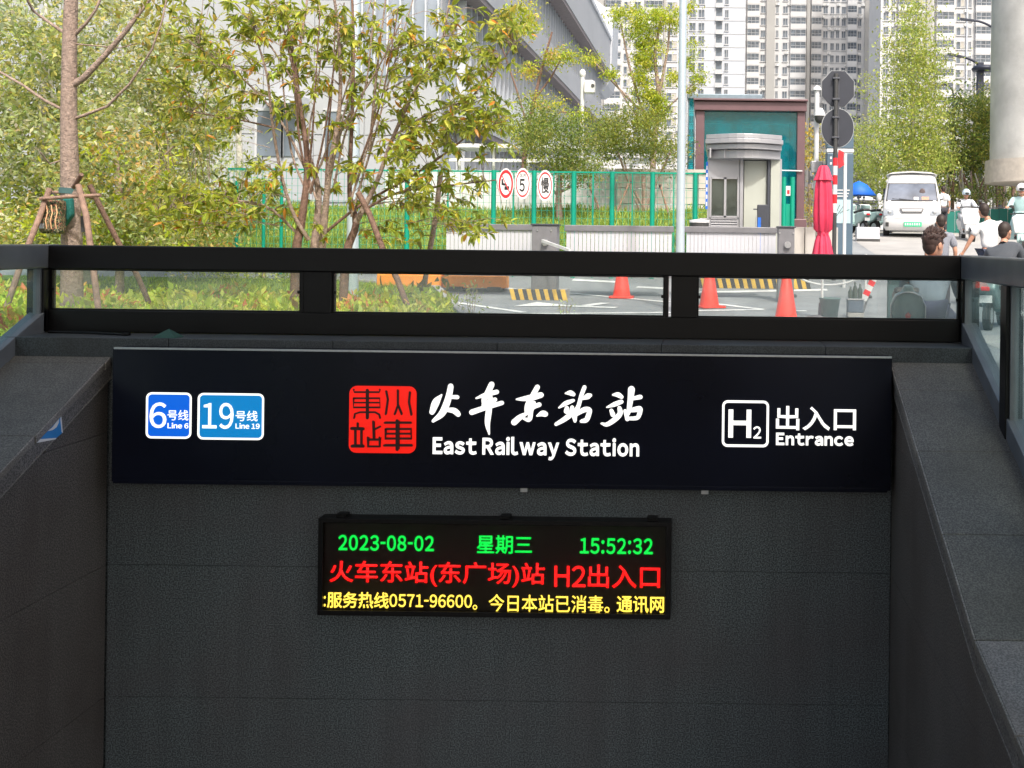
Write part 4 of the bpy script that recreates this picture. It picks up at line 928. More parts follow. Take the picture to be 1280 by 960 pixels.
t = thing('info_pylon', (X(1050), D, .3), 'slate blue information pylon with pale map panel behind the striped pole', 'pylon')
part('body', pb, t, lambda b: b.box(X(1033), X(1066.5), D, D+.3, .3, Z(191)), .02)
part('white_strip', white, t, lambda b: b.box(X(1033), X(1066.5), D-.01, D+.31, Z(190.5), Z(186)), .005); part('head', pb, t, lambda b: b.box(X(1033), X(1066.5), D, D+.3, Z(185.5), Z(160)), .02)
mp_ = part('map_panel', scr, t, lambda b: b.box(X(1036), X(1063.5), D-.012, D-.001, Z(279), Z(249.5)))
for i in range(5): part('map_line', blk, mp_, lambda b: b.bar((X(1038+i*4), D-.014, Z(276-3*i)), (X(1046+i*4), D-.014, Z(254+2*i)), .012, .004, (0, 1, 0)))
for j, y in enumerate((237, 241, 244.5)): part('lettering', white, t, lambda b: b.box(X(1037+2*j), X(1062-j), D-.006, D-.001, Z(y+1.3), Z(y)))
for i in range(2):
    for j in range(2): part('pictogram', white, t, lambda b: b.box(X(1037+5*i), X(1039.5+5*i), D-.006, D-.001, Z(199+7*j), Z(196+7*j)), .002)
part('foot', dgrey, t, lambda b: b.box(X(1034), X(1065.5), D+.02, D+.28, .28, .42))
# white post with red cloth and a no-entry style round mark peeping out
D = 20.8; u = W(1056, 250, D).x
t = thing('white_post', (u, D, .15), 'slim white post with a red cloth at its top beside the striped pole', 'post')
part('pole', white, t, lambda b: b.tube([(u, D, .1), (u, D, W(1057, 192, D).z)], .036, 10))
part('red_cloth', redp, t, lambda b: b.prism([(u-.14, W(1052, 187, D).z), (u-.03, W(1052, 190, D).z), (u-.05, W(1052, 199, D).z), (u-.02, W(1052, 206, D).z), (u-.13, W(1052, 211, D).z), (u-.15, W(1052, 200, D).z)], 'y', D-.03, D+.02), .01)
D = 15.5; c = W(1028.5, 300, D); mag = mat('umbrella_pink_red', (.62, .035, .09), .6, 0, .15, 4)
t = thing('parasol', (c.x, D, .02), 'closed pink-red parasol tied at its waist on a white pole', 'umbrella')
zt = W(1030, 207, D).z
wob = lambda a, z: 1+.16*math.cos(8*a+z*2)+.06*math.cos(16*a+1)
part('canopy', mag, t, lambda b: b.lathe((c.x, D, 0), [(.02, zt-.02), (.075, zt-.09), (.10, zt-.22), (.118, zt-.36), (.13, zt-.7), (.125, zt-.95), (.075, zt-1.0), (.078, zt-1.03), (.11, zt-1.12), (.14, zt-1.3), (.15, zt-1.36)], 48, 0, wob))
part('top_flounce', mag, t, lambda b: b.lathe((c.x, D, 0), [(.045, zt+.0), (.07, zt-.03), (.10, zt-.13), (.135, zt-.22)], 48, 0, wob))
part('tie', mag, t, lambda b: b.lathe((c.x, D, 0), [(.082, zt-.99), (.09, zt-1.01), (.082, zt-1.035)], 24)); part('finial', dgrey, t, lambda b: b.lathe((c.x, D, 0), [(.02, zt-.02), (.025, zt+.02), (.0, zt+.06)], 10))
uu = WX(1023, D, 370); part('pole', white, t, lambda b: b.tube([(c.x, D, .03), (c.x, D, zt-.1)], .02, 10)); part('base', grey, t, lambda b: b.lathe((c.x, D, 0), [(.05, .26), (.06, .08), (.22, .06), (.23, .015), (0, .012)], 20))
# lamp posts
pw = mat('pale_blue_pole', (.50, .58, .63), .35, .3, .06, 2)
for (px, D, r, lab) in ((852.5, 16.5, .062, 'tall pale blue lamp pole standing left of the kiosk'), (443, 17.0, .085, 'tall pale blue pole behind the multi-stemmed tree')):
    u = WX(px, D, 120); t = thing('lamp_pole', (u, D, 0), lab, 'lamp pole')
    part('pole', pw, t, lambda b: b.tube([(u, D, .02), (u, D, 1.2), (u, D, 9)], [r*1.25, r*1.12, r*.8], 16)); part('base_plate', pw, t, lambda b: b.lathe((u, D, 0), [(r*2, .03), (r*2, .09), (r*1.3, .11)], 16))
    part('lamp_head', pw, t, lambda b: b.bar((u, D, 8.9), (u+.9, D, 9.1), .22, .1)); 
t = thing('lamp_pole', (WX(443, 16.9)-.0, 16.8, .3), 'x', 'x'); bpy.data.objects.remove(t)
D = 24; u = W(1020, 230, D).x; Z = lambda p: W(1020, p, D).z
t = thing('camera_pole', (u, D, .3), 'white pole with dark dome camera and grey cabinet behind the parasol', 'camera pole')
part('pole', white, t, lambda b: b.tube([(u, D, .2), (u, D, Z(112))], .055, 12)); part('cabinet', kal, t, lambda b: b.box(u-.13, u+.13, D-.17, D-.05, Z(216), Z(202)), .01)
part('camera_housing', white, t, lambda b: b.lathe((u+.05, D-.16, Z(146)), [(0, .19), (.07, .17), (.125, .05), (.13, 0)], 18)); part('camera_dome', blk, t, lambda b: b.lathe((u+.05, D-.16, Z(146)), [(.12, 0), (.11, -.09), (.07, -.15), (0, -.18)], 18))
part('bracket', white, t, lambda b: b.bar((u, D, Z(140)), (u+.05, D-.16, Z(140)), .04, .04)); part('antenna_dome', white, t, lambda b: b.lathe((u, D, Z(113)), [(.1, 0), (.09, .06), (0, .12)], 14))
D = 31; u = W(727, 200, D).x; Z = lambda p: W(727, p, D).z
t = thing('camera_pole', (u, D, 1), 'thin white pole with bullet camera rising above the round bushes', 'camera pole')
part('pole', white, t, lambda b: b.tube([(u, D, 1), (u, D, Z(88))], .06, 10)); part('lamp_globe', white, t, lambda b: b.ell((u, D, Z(92)), (.1, .1, .14), 10, 6))
cb = part('camera_box', white, t, lambda b: b.box(u+.07, u+.38, D-.2, D+.1, Z(117), Z(102)), .03); part('lens', blk, cb, lambda b: b.tube([(u+.33, D-.23, Z(108)), (u+.33, D-.19, Z(108))], .05, 12)); part('arm', white, t, lambda b: b.bar((u, D, Z(101)), (u+.3, D, Z(101)), .05, .05))

# ---------- cones, water barriers, chain, bins
def make_cone(px, py, label):
    g = G(px, py); t = thing('traffic_cone', g, label, 'traffic cone', 'orange-red traffic cones on the road')
    b = MB(); n = 20
    b.lathe((g.x, g.y, g.z), [(.165, .03), (.155, .09), (.05, .72), (.035, .74), (.0, .735)], n); b.build('cone_body', cone, t)
    part('base', cone, t, lambda b: b.prism([(g.x+p, g.y+q) for p, q in rrect(0, 0, .44, .44, .06, 3)], 'z', g.z+.004, g.z+.035), .004); return t
t0 = make_cone(777, 372.5, 'orange-red traffic cone seen through the middle glass pane, leftmost cone')
copy_thing(t0, G(886.5, 384.5), 'orange-red traffic cone with dirty base at the left end of the right glass pane', .5)
copy_thing(t0, G(982.5, 399.5), 'nearest orange-red traffic cone, left of the white parasol pole', 1.1)
def barrier(px0, px1, py, label):
    a, c = G(px0, py), G(px1, py+.5); L = c.x-a.x; t = thing('water_barrier', ((a.x+c.x)/2, a.y, a.z), label, 'barrier', 'orange plastic road barriers')
    y = a.y; z = a.z
    part('body', orange, t, lambda b: b.prism([(y-.16, z+.06), (y-.15, z+.28), (y-.11, z+.31), (y-.10, z+.50), (y+.10, z+.50), (y+.11, z+.31), (y+.15, z+.28), (y+.16, z+.06)], 'x', a.x, c.x-.02), .008)
    for k in (.2, .8): part('foot', blk, t, lambda b: b.box(a.x+L*k-.13, a.x+L*k+.13, y-.18, y+.18, z+.002, z+.085))
    part('filler_cap', white, t, lambda b: b.lathe(((a.x+c.x)/2, y, z+.50), [(.05, 0), (.05, .03), (0, .03)], 12))
barrier(474, 556, 361.5, 'orange plastic water barrier behind the lawn, left one'); barrier(557, 636, 363, 'orange plastic water barrier at the edge of the road, right one')
c0 = G(1101, 357); 
t = thing('chain_barrier', G(1060, 357), 'white plastic chain hanging between posts beyond the parasol', 'chain')
pp = [W(996, 346, 19.6), W(1010, 352, 19.6), W(1024, 355.5, 19.6), W(1040, 356, 19.6), W(1056, 354, 19.6), W(1070, 349, 19.6), W(1078, 342, 19.6)]
part('chain', white, t, lambda b: b.tube([Vector(p[:3]) for p in cr([tuple(q) for q in pp], 4)], .02, 6))
for px in (988, 1082):
    q = W(px, 340, 19.6); part('post', white, t, lambda b: b.tube([(q.x, 19.6, zg(0, 19.6)), (q.x, 19.6, .95)], .025, 8)); part('post_foot', blk, t, lambda b: b.lathe((q.x, 19.6, zg(0, 19.6)), [(.13, .005), (.12, .05), (.03, .07)], 12))
g = G(1037, 400); binm = mat('bin_grey_green', (.10, .17, .17), .5, 0, .1, 4)
t = thing('litter_bin', g, 'open grey-green bucket bin beside the parasol pole', 'bin')
part('bin_body', binm, t, lambda b: b.lathe((g.x, g.y, g.z), [(.0, .01), (.115, .01), (.15, .31), (.163, .31), (.163, .33), (.14, .33), (.11, .03)], 20))
g = G(1068.5, 396)
t = thing('stacked_crate', g, 'dark crate with bottles on top standing on the pavement beside the bin', 'crate')
part('crate_body', mat('crate_blue_grey', (.11, .14, .19), .5), t, lambda b: (b.box(g.x-.12, g.x+.12, g.y-.1, g.y+.1, g.z+.07, g.z+.26)), .015)
part('crate_foot', conc, t, lambda b: b.box(g.x-.12, g.x+.12, g.y-.1, g.y+.1, g.z+.004, g.z+.069)); part('crate_rim', kal, t, lambda b: b.box(g.x-.13, g.x+.13, g.y-.11, g.y+.11, g.z+.261, g.z+.28), .004)
for (dx, h) in ((-.07, .18), (0, .25), (.075, .22)): part('bottle', mat('bottle_dark', (.07, .09, .08), .25), t, lambda b: b.lathe((g.x+dx, g.y, g.z+.281), [(.035, 0), (.037, h*.6), (.015, h*.8), (.015, h), (0, h)], 12))
# striped board leaning behind the crate
g = G(1080, 384); a, c = W(1079, 375, 16.4), W(1094, 345, 16.4)
t = thing('striped_boom', (a.x, 16.4, zg(0, 16.4)), 'red and white striped barrier board leaning right of the crate', 'barrier')
for k in range(5): part('stripe', redp if k % 2 else white, t, lambda b: b.bar(a.lerp(c, k/5), a.lerp(c, (k+1)/5), .03, .10, (0, 0, 1)))
part('leg', grey, t, lambda b: b.bar((a.x, 16.45, zg(0, 16.4)), (c.x, 16.45, c.z), .03, .03))

# ---------- vehicles
vw = mat('van_white', (.60, .60, .605), .25, 0, .02, 2, coat=.5); vgl = glass('windscreen', (.42, .48, .52), .16, .10, (.25, .28, .32)); vbk = mat('van_black', (.03, .03, .03), .5)
def van():
    Dv = 31.2; c = W(1139.5, 296, Dv); z0 = zg(c.x, Dv); c.z = z0
    t = thing('van', (c.x, Dv, z0), 'white high-roofed van facing the camera with green number plate', 'van', rz=0)
    o = Vector((c.x, Dv, z0)); sc = (W(1139, 212, Dv).z-z0)/2.12
    #   z, half width, front y, rear y, corner
    lv = [(.24, .80, .12, 4.3, .12), (.34, .86, .02, 4.4, .14), (.55, .885, 0, 4.45, .16), (.84, .89, .06, 4.45, .16), (1.0, .885, .14, 4.45, .16), (1.14, .88, .26, 4.45, .15), (1.45, .835, .50, 4.42, .14), (1.76, .775, .78, 4.4, .14), (1.88, .75, .86, 4.38, .15), (2.0, .73, .95, 4.36, .16), (2.09, .71, 1.08, 4.3, .2), (2.12, .62, 1.2, 4.2, .2)]
    b = MB(); n = 5; rings = []
    for (z, hw, f, r, cr_) in lv:
        ring_ = []
        for (sx, sy, a0) in ((1, 1, 0), (-1, 1, 90), (-1, -1, 180), (1, -1, 270)):
            for i in range(n):
                a = R(a0+90*i/(n-1)); cy = (r-cr_) if sy > 0 else (f+cr_)
                bow = 0
                x = sx*(hw-cr_)+cr_*math.cos(a); y = cy+cr_*math.sin(a)
                ring_.append((o.x+x*sc, o.y+y*sc, o.z+z*sc))
        rings.append(ring_)
    m = len(rings[0]); vs = [p for r_ in rings for p in r_]
    fs = [(i*m+j, i*m+(j+1) % m, (i+1)*m+(j+1) % m, (i+1)*m+j) for i in range(len(rings)-1) for j in range(m)]
    b.add(vs, fs, 0, True); b.add(rings[-1], [tuple(range(m))], 0); b.add(rings[0], [tuple(range(m-1, -1, -1))], 0)
    body = b.build('body', vw, t)
    P = lambda x, y, z: (o.x+x*sc, o.y+y*sc, o.z+z*sc)
    def fr(z):  return pl(z, [(l[0], l[2]) for l in lv])
    def patch(b, x0, x1, z0_, z1_, pr=.015, nz=4, nx=6, tp=0, hgt=None):
        vs = []; 
        for i in range(nz+1):
            z = lerp(z0_, z1_, i/nz)
            for j in range(nx+1):
                x = lerp(x0, x1, j/nx)*(1-tp*i/nz); vs.append(P(x, fr(z)-pr+.02*abs(x)**3, z))
        b.add(vs, [(i*(nx+1)+j, i*(nx+1)+j+1, (i+1)*(nx+1)+j+1, (i+1)*(nx+1)+j) for i in range(nz) for j in range(nx)], 0, True)
    part('windscreen_seal', vbk, t, lambda b: patch(b, -.80, .80, 1.15, 1.745, .006, tp=.085)); ws = part('windscreen', mat('windscreen_tint', (.13, .15, .19), .08, 0, .5, 1.5, spec=1, coat=1), t, lambda b: patch(b, -.765, .765, 1.19, 1.72, .014, tp=.085))
    part('dashboard_paper', white, ws, lambda b: patch(b, .06, .2, 1.2, 1.29, .02, 1, 1)); part('dashboard_bag', skin, ws, lambda b: patch(b, .3, .52, 1.2, 1.3, .02, 1, 1)); part('driver_shape', mat('driver_dim', (.12, .09, .09), .7), ws, lambda b: b.ell(P(.32, fr(1.45)-.02, 1.45), (.09*sc, .02, .12*sc), 12, 8))
    for s in (-1, 1):
        hl = part('headlight', mat('headlight_lens', (.25, .28, .31), .1, .3, .1, 9, coat=1), t, lambda b: patch(b, s*.55 if s > 0 else -.86, .86 if s > 0 else -.55, .70, .90, .012, 2, 4)); part('bulb', alu, hl, lambda b: b.ell(P(s*.68, fr(.8)-.015, .8), (.06*sc, .02, .06*sc)))
        part('fog_light', vbk, t, lambda b: b.box(o.x+(s*.75-.05)*sc, o.x+(s*.75+.05)*sc, o.y-.025, o.y+.03, o.z+.36*sc, o.z+.49*sc), .01)
        part('arm', vbk, t, lambda b: b.bar(P(s*.86, .3, 1.2), P(s*1.0, .25, 1.24), .03, .03)); mm = part('mirror', vw, t, lambda b: b.ell(P(s*1.01, .24, 1.27), (.085*sc, .06, .13*sc), 12, 8)); part('mirror_glass', alu, mm, lambda b: b.ell(P(s*1.01, .27, 1.27), (.065*sc, .045, .11*sc), 10, 6))
        for y in (.85, 3.5):
            wh = part('wheel', rubber, t, lambda b: b.tube([P(s*.70, y, .3), P(s*.87, y, .3)], .31*sc, 20)); part('rim', alu, wh, lambda b: b.tube([P(s*.865, y, .3), P(s*.885, y, .3)], .19*sc, 16))
    part('door_window', vbk, t, lambda b: b.box(o.x-.893*sc, o.x-.84*sc, o.y+1.1*sc, o.y+2.1*sc, o.z+1.15*sc, o.z+1.6*sc))
    gr = part('grille', grey, t, lambda b: b.prism([(o.x-.37*sc, o.z+.93*sc), (o.x+.37*sc, o.z+.93*sc), (o.x+.31*sc, o.z+.80*sc), (o.x-.31*sc, o.z+.80*sc)], 'y', o.y+.0, o.y+.1)); part('grille_panel', vw, gr, lambda b: b.prism([(o.x-.32*sc, o.z+.905*sc), (o.x+.32*sc, o.z+.905*sc), (o.x+.28*sc, o.z+.825*sc), (o.x-.28*sc, o.z+.825*sc)], 'y', o.y-.012, o.y+.1))
    np_ = part('number_plate', mat('plate_green', (.03, .50, .24), .5), t, lambda b: b.box(o.x-.24*sc, o.x+.30*sc, o.y-.03, o.y+.02, o.z+.36*sc, o.z+.50*sc), .004)
    for k in range(7): part('plate_character', white, np_, lambda b: b.box(o.x+(-.21+k*.07)*sc, o.x+(-.17+k*.07)*sc, o.y-.034, o.y-.028, o.z+.40*sc, o.z+.47*sc))
    part('bonnet_seam', grey, t, lambda b: patch(b, -.88, .88, .915, .925, .004, 1, 8)); part('bumper_seam', grey, t, lambda b: patch(b, -.86, .86, .60, .61, .004, 1, 8))
    for s in (-1, 1): part('wiper', vbk, t, lambda b: b.bar(P(s*.1+.05, fr(1.2)-.03, 1.17), P(s*.1-.5, fr(1.25)-.03, 1.235), .015, .015))
    part('roof_visor', vw, t, lambda b: b.prism([(o.x-.80*sc, o.z+2.02*sc), (o.x-.6*sc, o.z+2.10*sc), (o.x, o.z+2.14*sc), (o.x+.6*sc, o.z+2.10*sc), (o.x+.80*sc, o.z+2.02*sc), (o.x+.6*sc, o.z+2.05*sc), (o.x, o.z+2.09*sc), (o.x-.6*sc, o.z+2.05*sc)], 'y', o.y+.9*sc, o.y+2.4*sc))
    t.rotation_euler[2] = R(-10)
van()
def scooter(loc, rz, label, col, group=None, box=False, shield=False):
    """electric scooter, front towards +y in its own frame"""
    t = thing('scooter', (0, 0, 0), label, 'scooter', group); bm_ = mat('scooter_'+col[0], col[1], .3, 0, .05, 3)
    for y in (.62, -.58):
        wh = part('wheel', rubber, t, lambda b: b.tube([(-.05, y, .22), (.05, y, .22)], .22, 18)); part('rim', alu, wh, lambda b: b.tube([(-.055, y, .22), (.055, y, .22)], .12, 12))
    part('mudguard', bm_, t, lambda b: b.prism([(y+.0, z) for y, z in ((.38, .36), (.5, .47), (.66, .48), (.82, .38), (.80, .34), (.66, .43), (.5, .42), (.42, .33))], 'x', -.07, .07), .01)
    part('front_shield', bm_, t, lambda b: b.prism([(.40, .30), (.52, .34), (.46, .88), (.36, 1.0), (.30, .98), (.36, .80), (.36, .4)], 'x', -.17, .17), .03)
    part('floorboard', bm_, t, lambda b: b.box(-.14, .14, -.2, .42, .26, .33), .02)
    part('tail_body', bm_, t, lambda b: b.prism([(-.16, .30), (-.12, .62), (-.3, .70), (-.78, .74), (-.86, .62), (-.6, .42), (-.3, .32)], 'x', -.14, .14), .04)
    part('seat', vbk, t, lambda b: b.prism([(-.05, .66), (-.02, .74), (-.3, .77), (-.74, .83), (-.78, .76), (-.3, .70)], 'x', -.13, .13), .03)
    part('handlebar', vbk, t, lambda b: b.tube([(-.34, .24, 1.04), (-.12, .34, 1.06), (.12, .34, 1.06), (.34, .24, 1.04)], .018, 8))
    part('headlight', alu, t, lambda b: b.ell((0, .47, .90), (.07, .05, .06)))
    for s in (-1, 1): part('mirror', vbk, t, lambda b: (b.tube([(s*.22, .3, 1.06), (s*.3, .3, 1.22)], .008, 6), b.ell((s*.31, .3, 1.24), (.06, .015, .04))))
    part('tail_light', redp, t, lambda b: b.box(-.06, .06, -.875, -.83, .60, .66), .01); part('plate', white, t, lambda b: b.box(-.09, .09, -.80, -.78, .42, .53))
    if box: part('rear_rack', vbk, t, lambda b: b.box(-.13, .13, -.98, -.72, .80, .83), .01)
    if shield: part('wind_shield', white, t, lambda b: b.prism([(-.22, .55), (.22, .55), (.30, .95), (.2, 1.02), (-.2, 1.02), (-.30, .95)], 'y', .48, .52), .02)
    t.location = loc; t.rotation_euler[2] = rz; return t

# ---------- people
def skinmesh(verts, edges, root, sub=2):
    me = bpy.data.meshes.new('sk'); me.from_pydata([v[0] for v in verts], edges, []); o = bpy.data.objects.new('sk', me); C.objects.link(o)
    md = o.modifiers.new('skin', 'SKIN'); md.use_smooth_shade = True; md.branch_smoothing = .6
    if not me.skin_vertices: 
        bpy.context.view_layer.objects.active = o; bpy.ops.mesh.customdata_skin_add()
    for i, v in enumerate(verts):
        r = v[1]; me.skin_vertices[0].data[i].radius = r if hasattr(r, '__len__') else (r, r); me.skin_vertices[0].data[i].use_root = (i == root)
    s = o.modifiers.new('sub', 'SUBSURF'); s.levels = sub; s.render_levels = sub
    bpy.context.view_layer.update(); out = bpy.data.meshes.new_from_object(o.evaluated_get(bpy.context.evaluated_depsgraph_get()))
    bpy.data.objects.remove(o); bpy.data.meshes.remove(me)
    for p in out.polygons: p.use_smooth = True
    return out
BASE = dict(pel=(0, 0, .95), sp=(0, .01, 1.12), ch=(0, 0, 1.32), nk=(0, 0, 1.47), nk2=(0, .01, 1.54), hd=(0, .03, 1.63),
            shL=(-.17, 0, 1.41), elL=(-.24, -.02, 1.14), wrL=(-.25, .07, .90), shR=(.17, 0, 1.41), elR=(.24, -.02, 1.14), wrR=(.25, .07, .90),
            hpL=(-.09, 0, .90), knL=(-.10, .03, .50), anL=(-.10, 0, .09), toL=(-.11, .17, .045), hpR=(.09, 0, .90), knR=(.10, .03, .50), anR=(.10, 0, .09), toR=(.11, .17, .045))
def person(loc, rz, label, pose, shirt, trousers, sleeve=.9, scale=1, spiky=False, helmet=None, long_coat=False, hairc=None, headturn=0):
    J = dict(BASE); J.update(pose); J = {k: Vector(v) for k, v in J.items()}
    t = thing('person', (0, 0, 0), label, 'person')
    V, E_, ix = [], [], {}
    def av(k, r, p=None):
        ix[k] = len(V); V.append((tuple(p if p is not None else J[k]), r)); return ix[k]
    def e(a, b_): E_.append((ix[a], ix[b_]))
    av('pel', (.12, .09)); av('sp', (.11, .08)); av('ch', (.125, .085)); av('nk', (.05, .05)); av('nk2', .054); e('pel', 'sp'); e('sp', 'ch'); e('ch', 'nk'); e('nk', 'nk2')
    for s in 'LR':
        av('sh'+s, .046); av('el'+s, .041); av('wr'+s, .027); e('ch', 'sh'+s); e('sh'+s, 'el'+s); e('el'+s, 'wr'+s)
        d = (J['wr'+s]-J['el'+s]).normalized(); side = d.cross(Vector((0, 1, .3))).normalized()
        pm = J['wr'+s]+d*.06; av('pm'+s, (.030, .022), pm); e('wr'+s, 'pm'+s)
        av('hp'+s, .085); av('kn'+s, .056); av('an'+s, .038); av('to'+s, .034); e('pel', 'hp'+s); e('hp'+s, 'kn'+s); e('kn'+s, 'an'+s); e('an'+s, 'to'+s)
        cu = d.cross(side)
        for f in range(4):
            b0 = pm+side*(-.024+.016*f)+d*.02; L = (.062, .075, .070, .055)[f]
            a_ = av('f%s%d' % (s, f), .009, b0+d*.02); c_ = av('g%s%d' % (s, f), .0085, b0+d*L*.6+cu*.012); h_ = av('h%s%d' % (s, f), .007, b0+d*L+cu*.035)
            e('pm'+s, 'f%s%d' % (s, f)); e('f%s%d' % (s, f), 'g%s%d' % (s, f)); e('g%s%d' % (s, f), 'h%s%d' % (s, f))
        th = J['wr'+s]+d*.03-side*.03; av('t0'+s, .011, th); av('t1'+s, .009, th+d*.045-side*.02); e('wr'+s, 't0'+s); e('t0'+s, 't1'+s)
    me = skinmesh(V, E_, 0)
    # head joined into the body mesh
    h = J['hd']; rot = Matrix.Rotation(headturn, 3, 'Z')
    hb = MB(); hb.ell(h, (.076, .094, .118), 20, 14, 0, rot); hb.ell(h+rot@Vector((0, .035, -.06)), (.055, .058, .06), 14, 10, 0, rot)
    hb.ell(h+rot@Vector((0, .098, -.015)), (.014, .022, .026), 8, 6, 0, rot)
    for s in (-1, 1): hb.ell(h+rot@Vector((s*.079, -.004, -.012)), (.012, .024, .034), 10, 8, 0, rot)
    for s in (-1, 1): hb.ell(h+rot@Vector((s*.03, .086, .012)), (.014, .010, .009), 8, 6, 1, rot)
    hb.ell(h+rot@Vector((0, .09, -.06)), (.024, .010, .007), 8, 6, 2, rot)
    hm = hb.mesh('head', [skin]); off = len(me.vertices)
    vs = [v.co[:] for v in me.vertices]+[v.co[:] for v in hm.vertices]; fs = [list(p.vertices) for p in me.polygons]+[[i+off for i in p.vertices] for p in hm.polygons]
    mi = [0]*len(me.polygons)+[p.material_index for p in hm.polygons]
    bm_ = bpy.data.meshes.new('body'); bm_.from_pydata(vs, [], fs); 
    for m in (skin, mat('eye_dark', (.02, .015, .01), .3), mat('lips', (.45, .15, .12), .5)): bm_.materials.append(m)
    bm_.polygons.foreach_set('material_index', mi); bm_.polygons.foreach_set('use_smooth', [True]*len(fs)); bm_.update()
    body = link('body', bm_, t)
    def cloth(name, lst, eds, m, root=0):
        vs = [(tuple(J[k] if isinstance(k, str) else k), r) for k, r in lst]; o = link(name, skinmesh(vs, eds, root), t); o.data.materials.clear(); o.data.materials.append(m); o.data.name = name; return o
    def mid(a, b_, f): return J[a].lerp(J[b_], f)
    lst = [('pel', (.17, .125)), ('sp', (.155, .12)), ('ch', (.185, .13)), (J['nk'].lerp(J['nk2'], .15), (.066, .064))]; eds = [(0, 1), (1, 2), (2, 3)]
    for s in 'LR':
        k = len(lst); lst += [(J['sh'+s], .082), (mid('sh'+s, 'el'+s, min(sleeve, 1)*.99), .066)]; eds += [(2, k), (k, k+1)]
        if sleeve > 1: lst += [(mid('el'+s, 'wr'+s, .95), .045)]; eds += [(k+1, k+2)]
    cloth('shirt', lst, eds, shirt)
    if long_coat:
        part('coat_skirt', shirt, t, lambda b: b.lathe((J['pel'].x, J['pel'].y, 0), [(.17, J['pel'].z+.15), (.24, J['pel'].z-.15), (.33, J['pel'].z-.5), (.30, J['pel'].z-.52)], 28, 0, lambda a, z: 1+.06*math.cos(7*a)))
    lst = [('pel', (.165, .125))]; eds = []
    for s in 'LR':
        k = len(lst); lst += [('hp'+s, .105), ('kn'+s, .075), (mid('kn'+s, 'an'+s, .9), .058)]; eds += [(0, k), (k, k+1), (k+1, k+2)]
    cloth('trousers', lst, eds, trousers)
    for s in 'LR': part('shoe', vbk, t, lambda b: b.ell(J['an'+s].lerp(J['to'+s], .5)-Vector((0, 0, .01)), (.05, .13, .05), 12, 8))
    if helmet:
        part('helmet', helmet, t, lambda b: b.ell(h+Vector((0, 0, .03)), (.125, .14, .135), 18, 12, 0, rot, .62)); part('visor', vbk, t, lambda b: b.ell(h+rot@Vector((0, .05, .02)), (.09, .105, .06), 14, 8, 0, rot))
    else:
        hb = MB(); g = random.Random(3)
        hb.ell(h+rot@Vector((0, -.012, .028)), (.086, .100, .106), 24, 16, 0, rot, .60); hb.ell(h+rot@Vector((0, -.045, -.012)), (.070, .062, .082), 18, 12, 0, rot)
        n = 150 if spiky else 0
        for _ in range(n):
            v = Vector((g.gauss(0, 1), g.gauss(.2, 1), abs(g.gauss(.4, 1))+.15)).normalized(); q = h+rot@Vector((v.x*.076, v.y*.088-.012, v.z*.098+.026))
            dv = (rot@Vector((v.x*.75+g.gauss(0, .16), v.y*.6+.42+g.gauss(0, .16), v.z*.8+.45))).normalized(); L = g.uniform(.035, .062)
            hb.tube([q, q+dv*L*.6, q+dv*L+rot@Vector((0, .012, -.004))], [.013, .009, .001], 5, 0, False)
        hb.build('hair', hairc or hairm, t)
    t.scale = (scale,)*3; t.rotation_euler[2] = rz; t.location = loc; return t
def cm(n, c, **k): return mat('cloth_'+n, c, .85, 0, .12, 7, .3, 120)
jean = cm('jeans', (.05, .06, .10)); dark = cm('dark', (.04, .04, .05))
SIT = dict(pel=(0, -.30, .82), sp=(0, -.28, .98), ch=(0, -.22, 1.17), nk=(0, -.18, 1.31), nk2=(0, -.16, 1.37), hd=(0, -.13, 1.46), shL=(-.19, -.2, 1.26), shR=(.19, -.2, 1.26), elL=(-.27, -.02, 1.05), elR=(.27, -.02, 1.05), wrL=(-.31, .2, 1.05), wrR=(.31, .2, 1.05),
           hpL=(-.1, -.28, .80), hpR=(.1, -.28, .80), knL=(-.15, .12, .72), knR=(.15, .12, .72), anL=(-.12, .12, .36), anR=(.12, .12, .36), toL=(-.12, .28, .345), toR=(.12, .28, .345))
# near rider beyond the railing
gx = WX(1138, 10.1, 340)
s0 = scooter((gx, 10.45, 0), R(-8), 'grey-green electric scooter behind the right glass pane, ridden by the man with spiky hair', ('grey_green', (.12, .20, .20)), None, False)
part('top_case', mat('case_teal_grey', (.17, .27, .28), .35), s0, lambda b: b.prism([(x, z) for x, z in ((-.17, .36), (.17, .36), (.175, .66), (.13, .76), (.05, .80), (.05, .86), (-.05, .86), (-.05, .80), (-.13, .76), (-.175, .66))], 'y', -1.12, -.90), .03)
s0.scale = (.9,)*3
for ch in list(s0.children):
    if ch.name.startswith('mirror'): bpy.data.objects.remove(ch)
part('case_piping', alu, s0, lambda b: b.tube([(x, -1.125, z) for x, z in ((-.165, .38), (-.17, .65), (-.125, .75), (-.05, .785), (0, .79), (.05, .785), (.125, .75), (.17, .65), (.165, .38))], .008, 6))
part('red_emblem', redp, s0, lambda b: b.prism([(-.03, .56), (0, .59), (.03, .56), (.02, .52), (0, .42), (-.02, .52)], 'y', -1.13, -1.12))
part('orange_lamp', mat('lamp_orange', (.65, .32, .06), .3), s0, lambda b: b.ell((.24, -1.0, .42), (.09, .05, .10)))
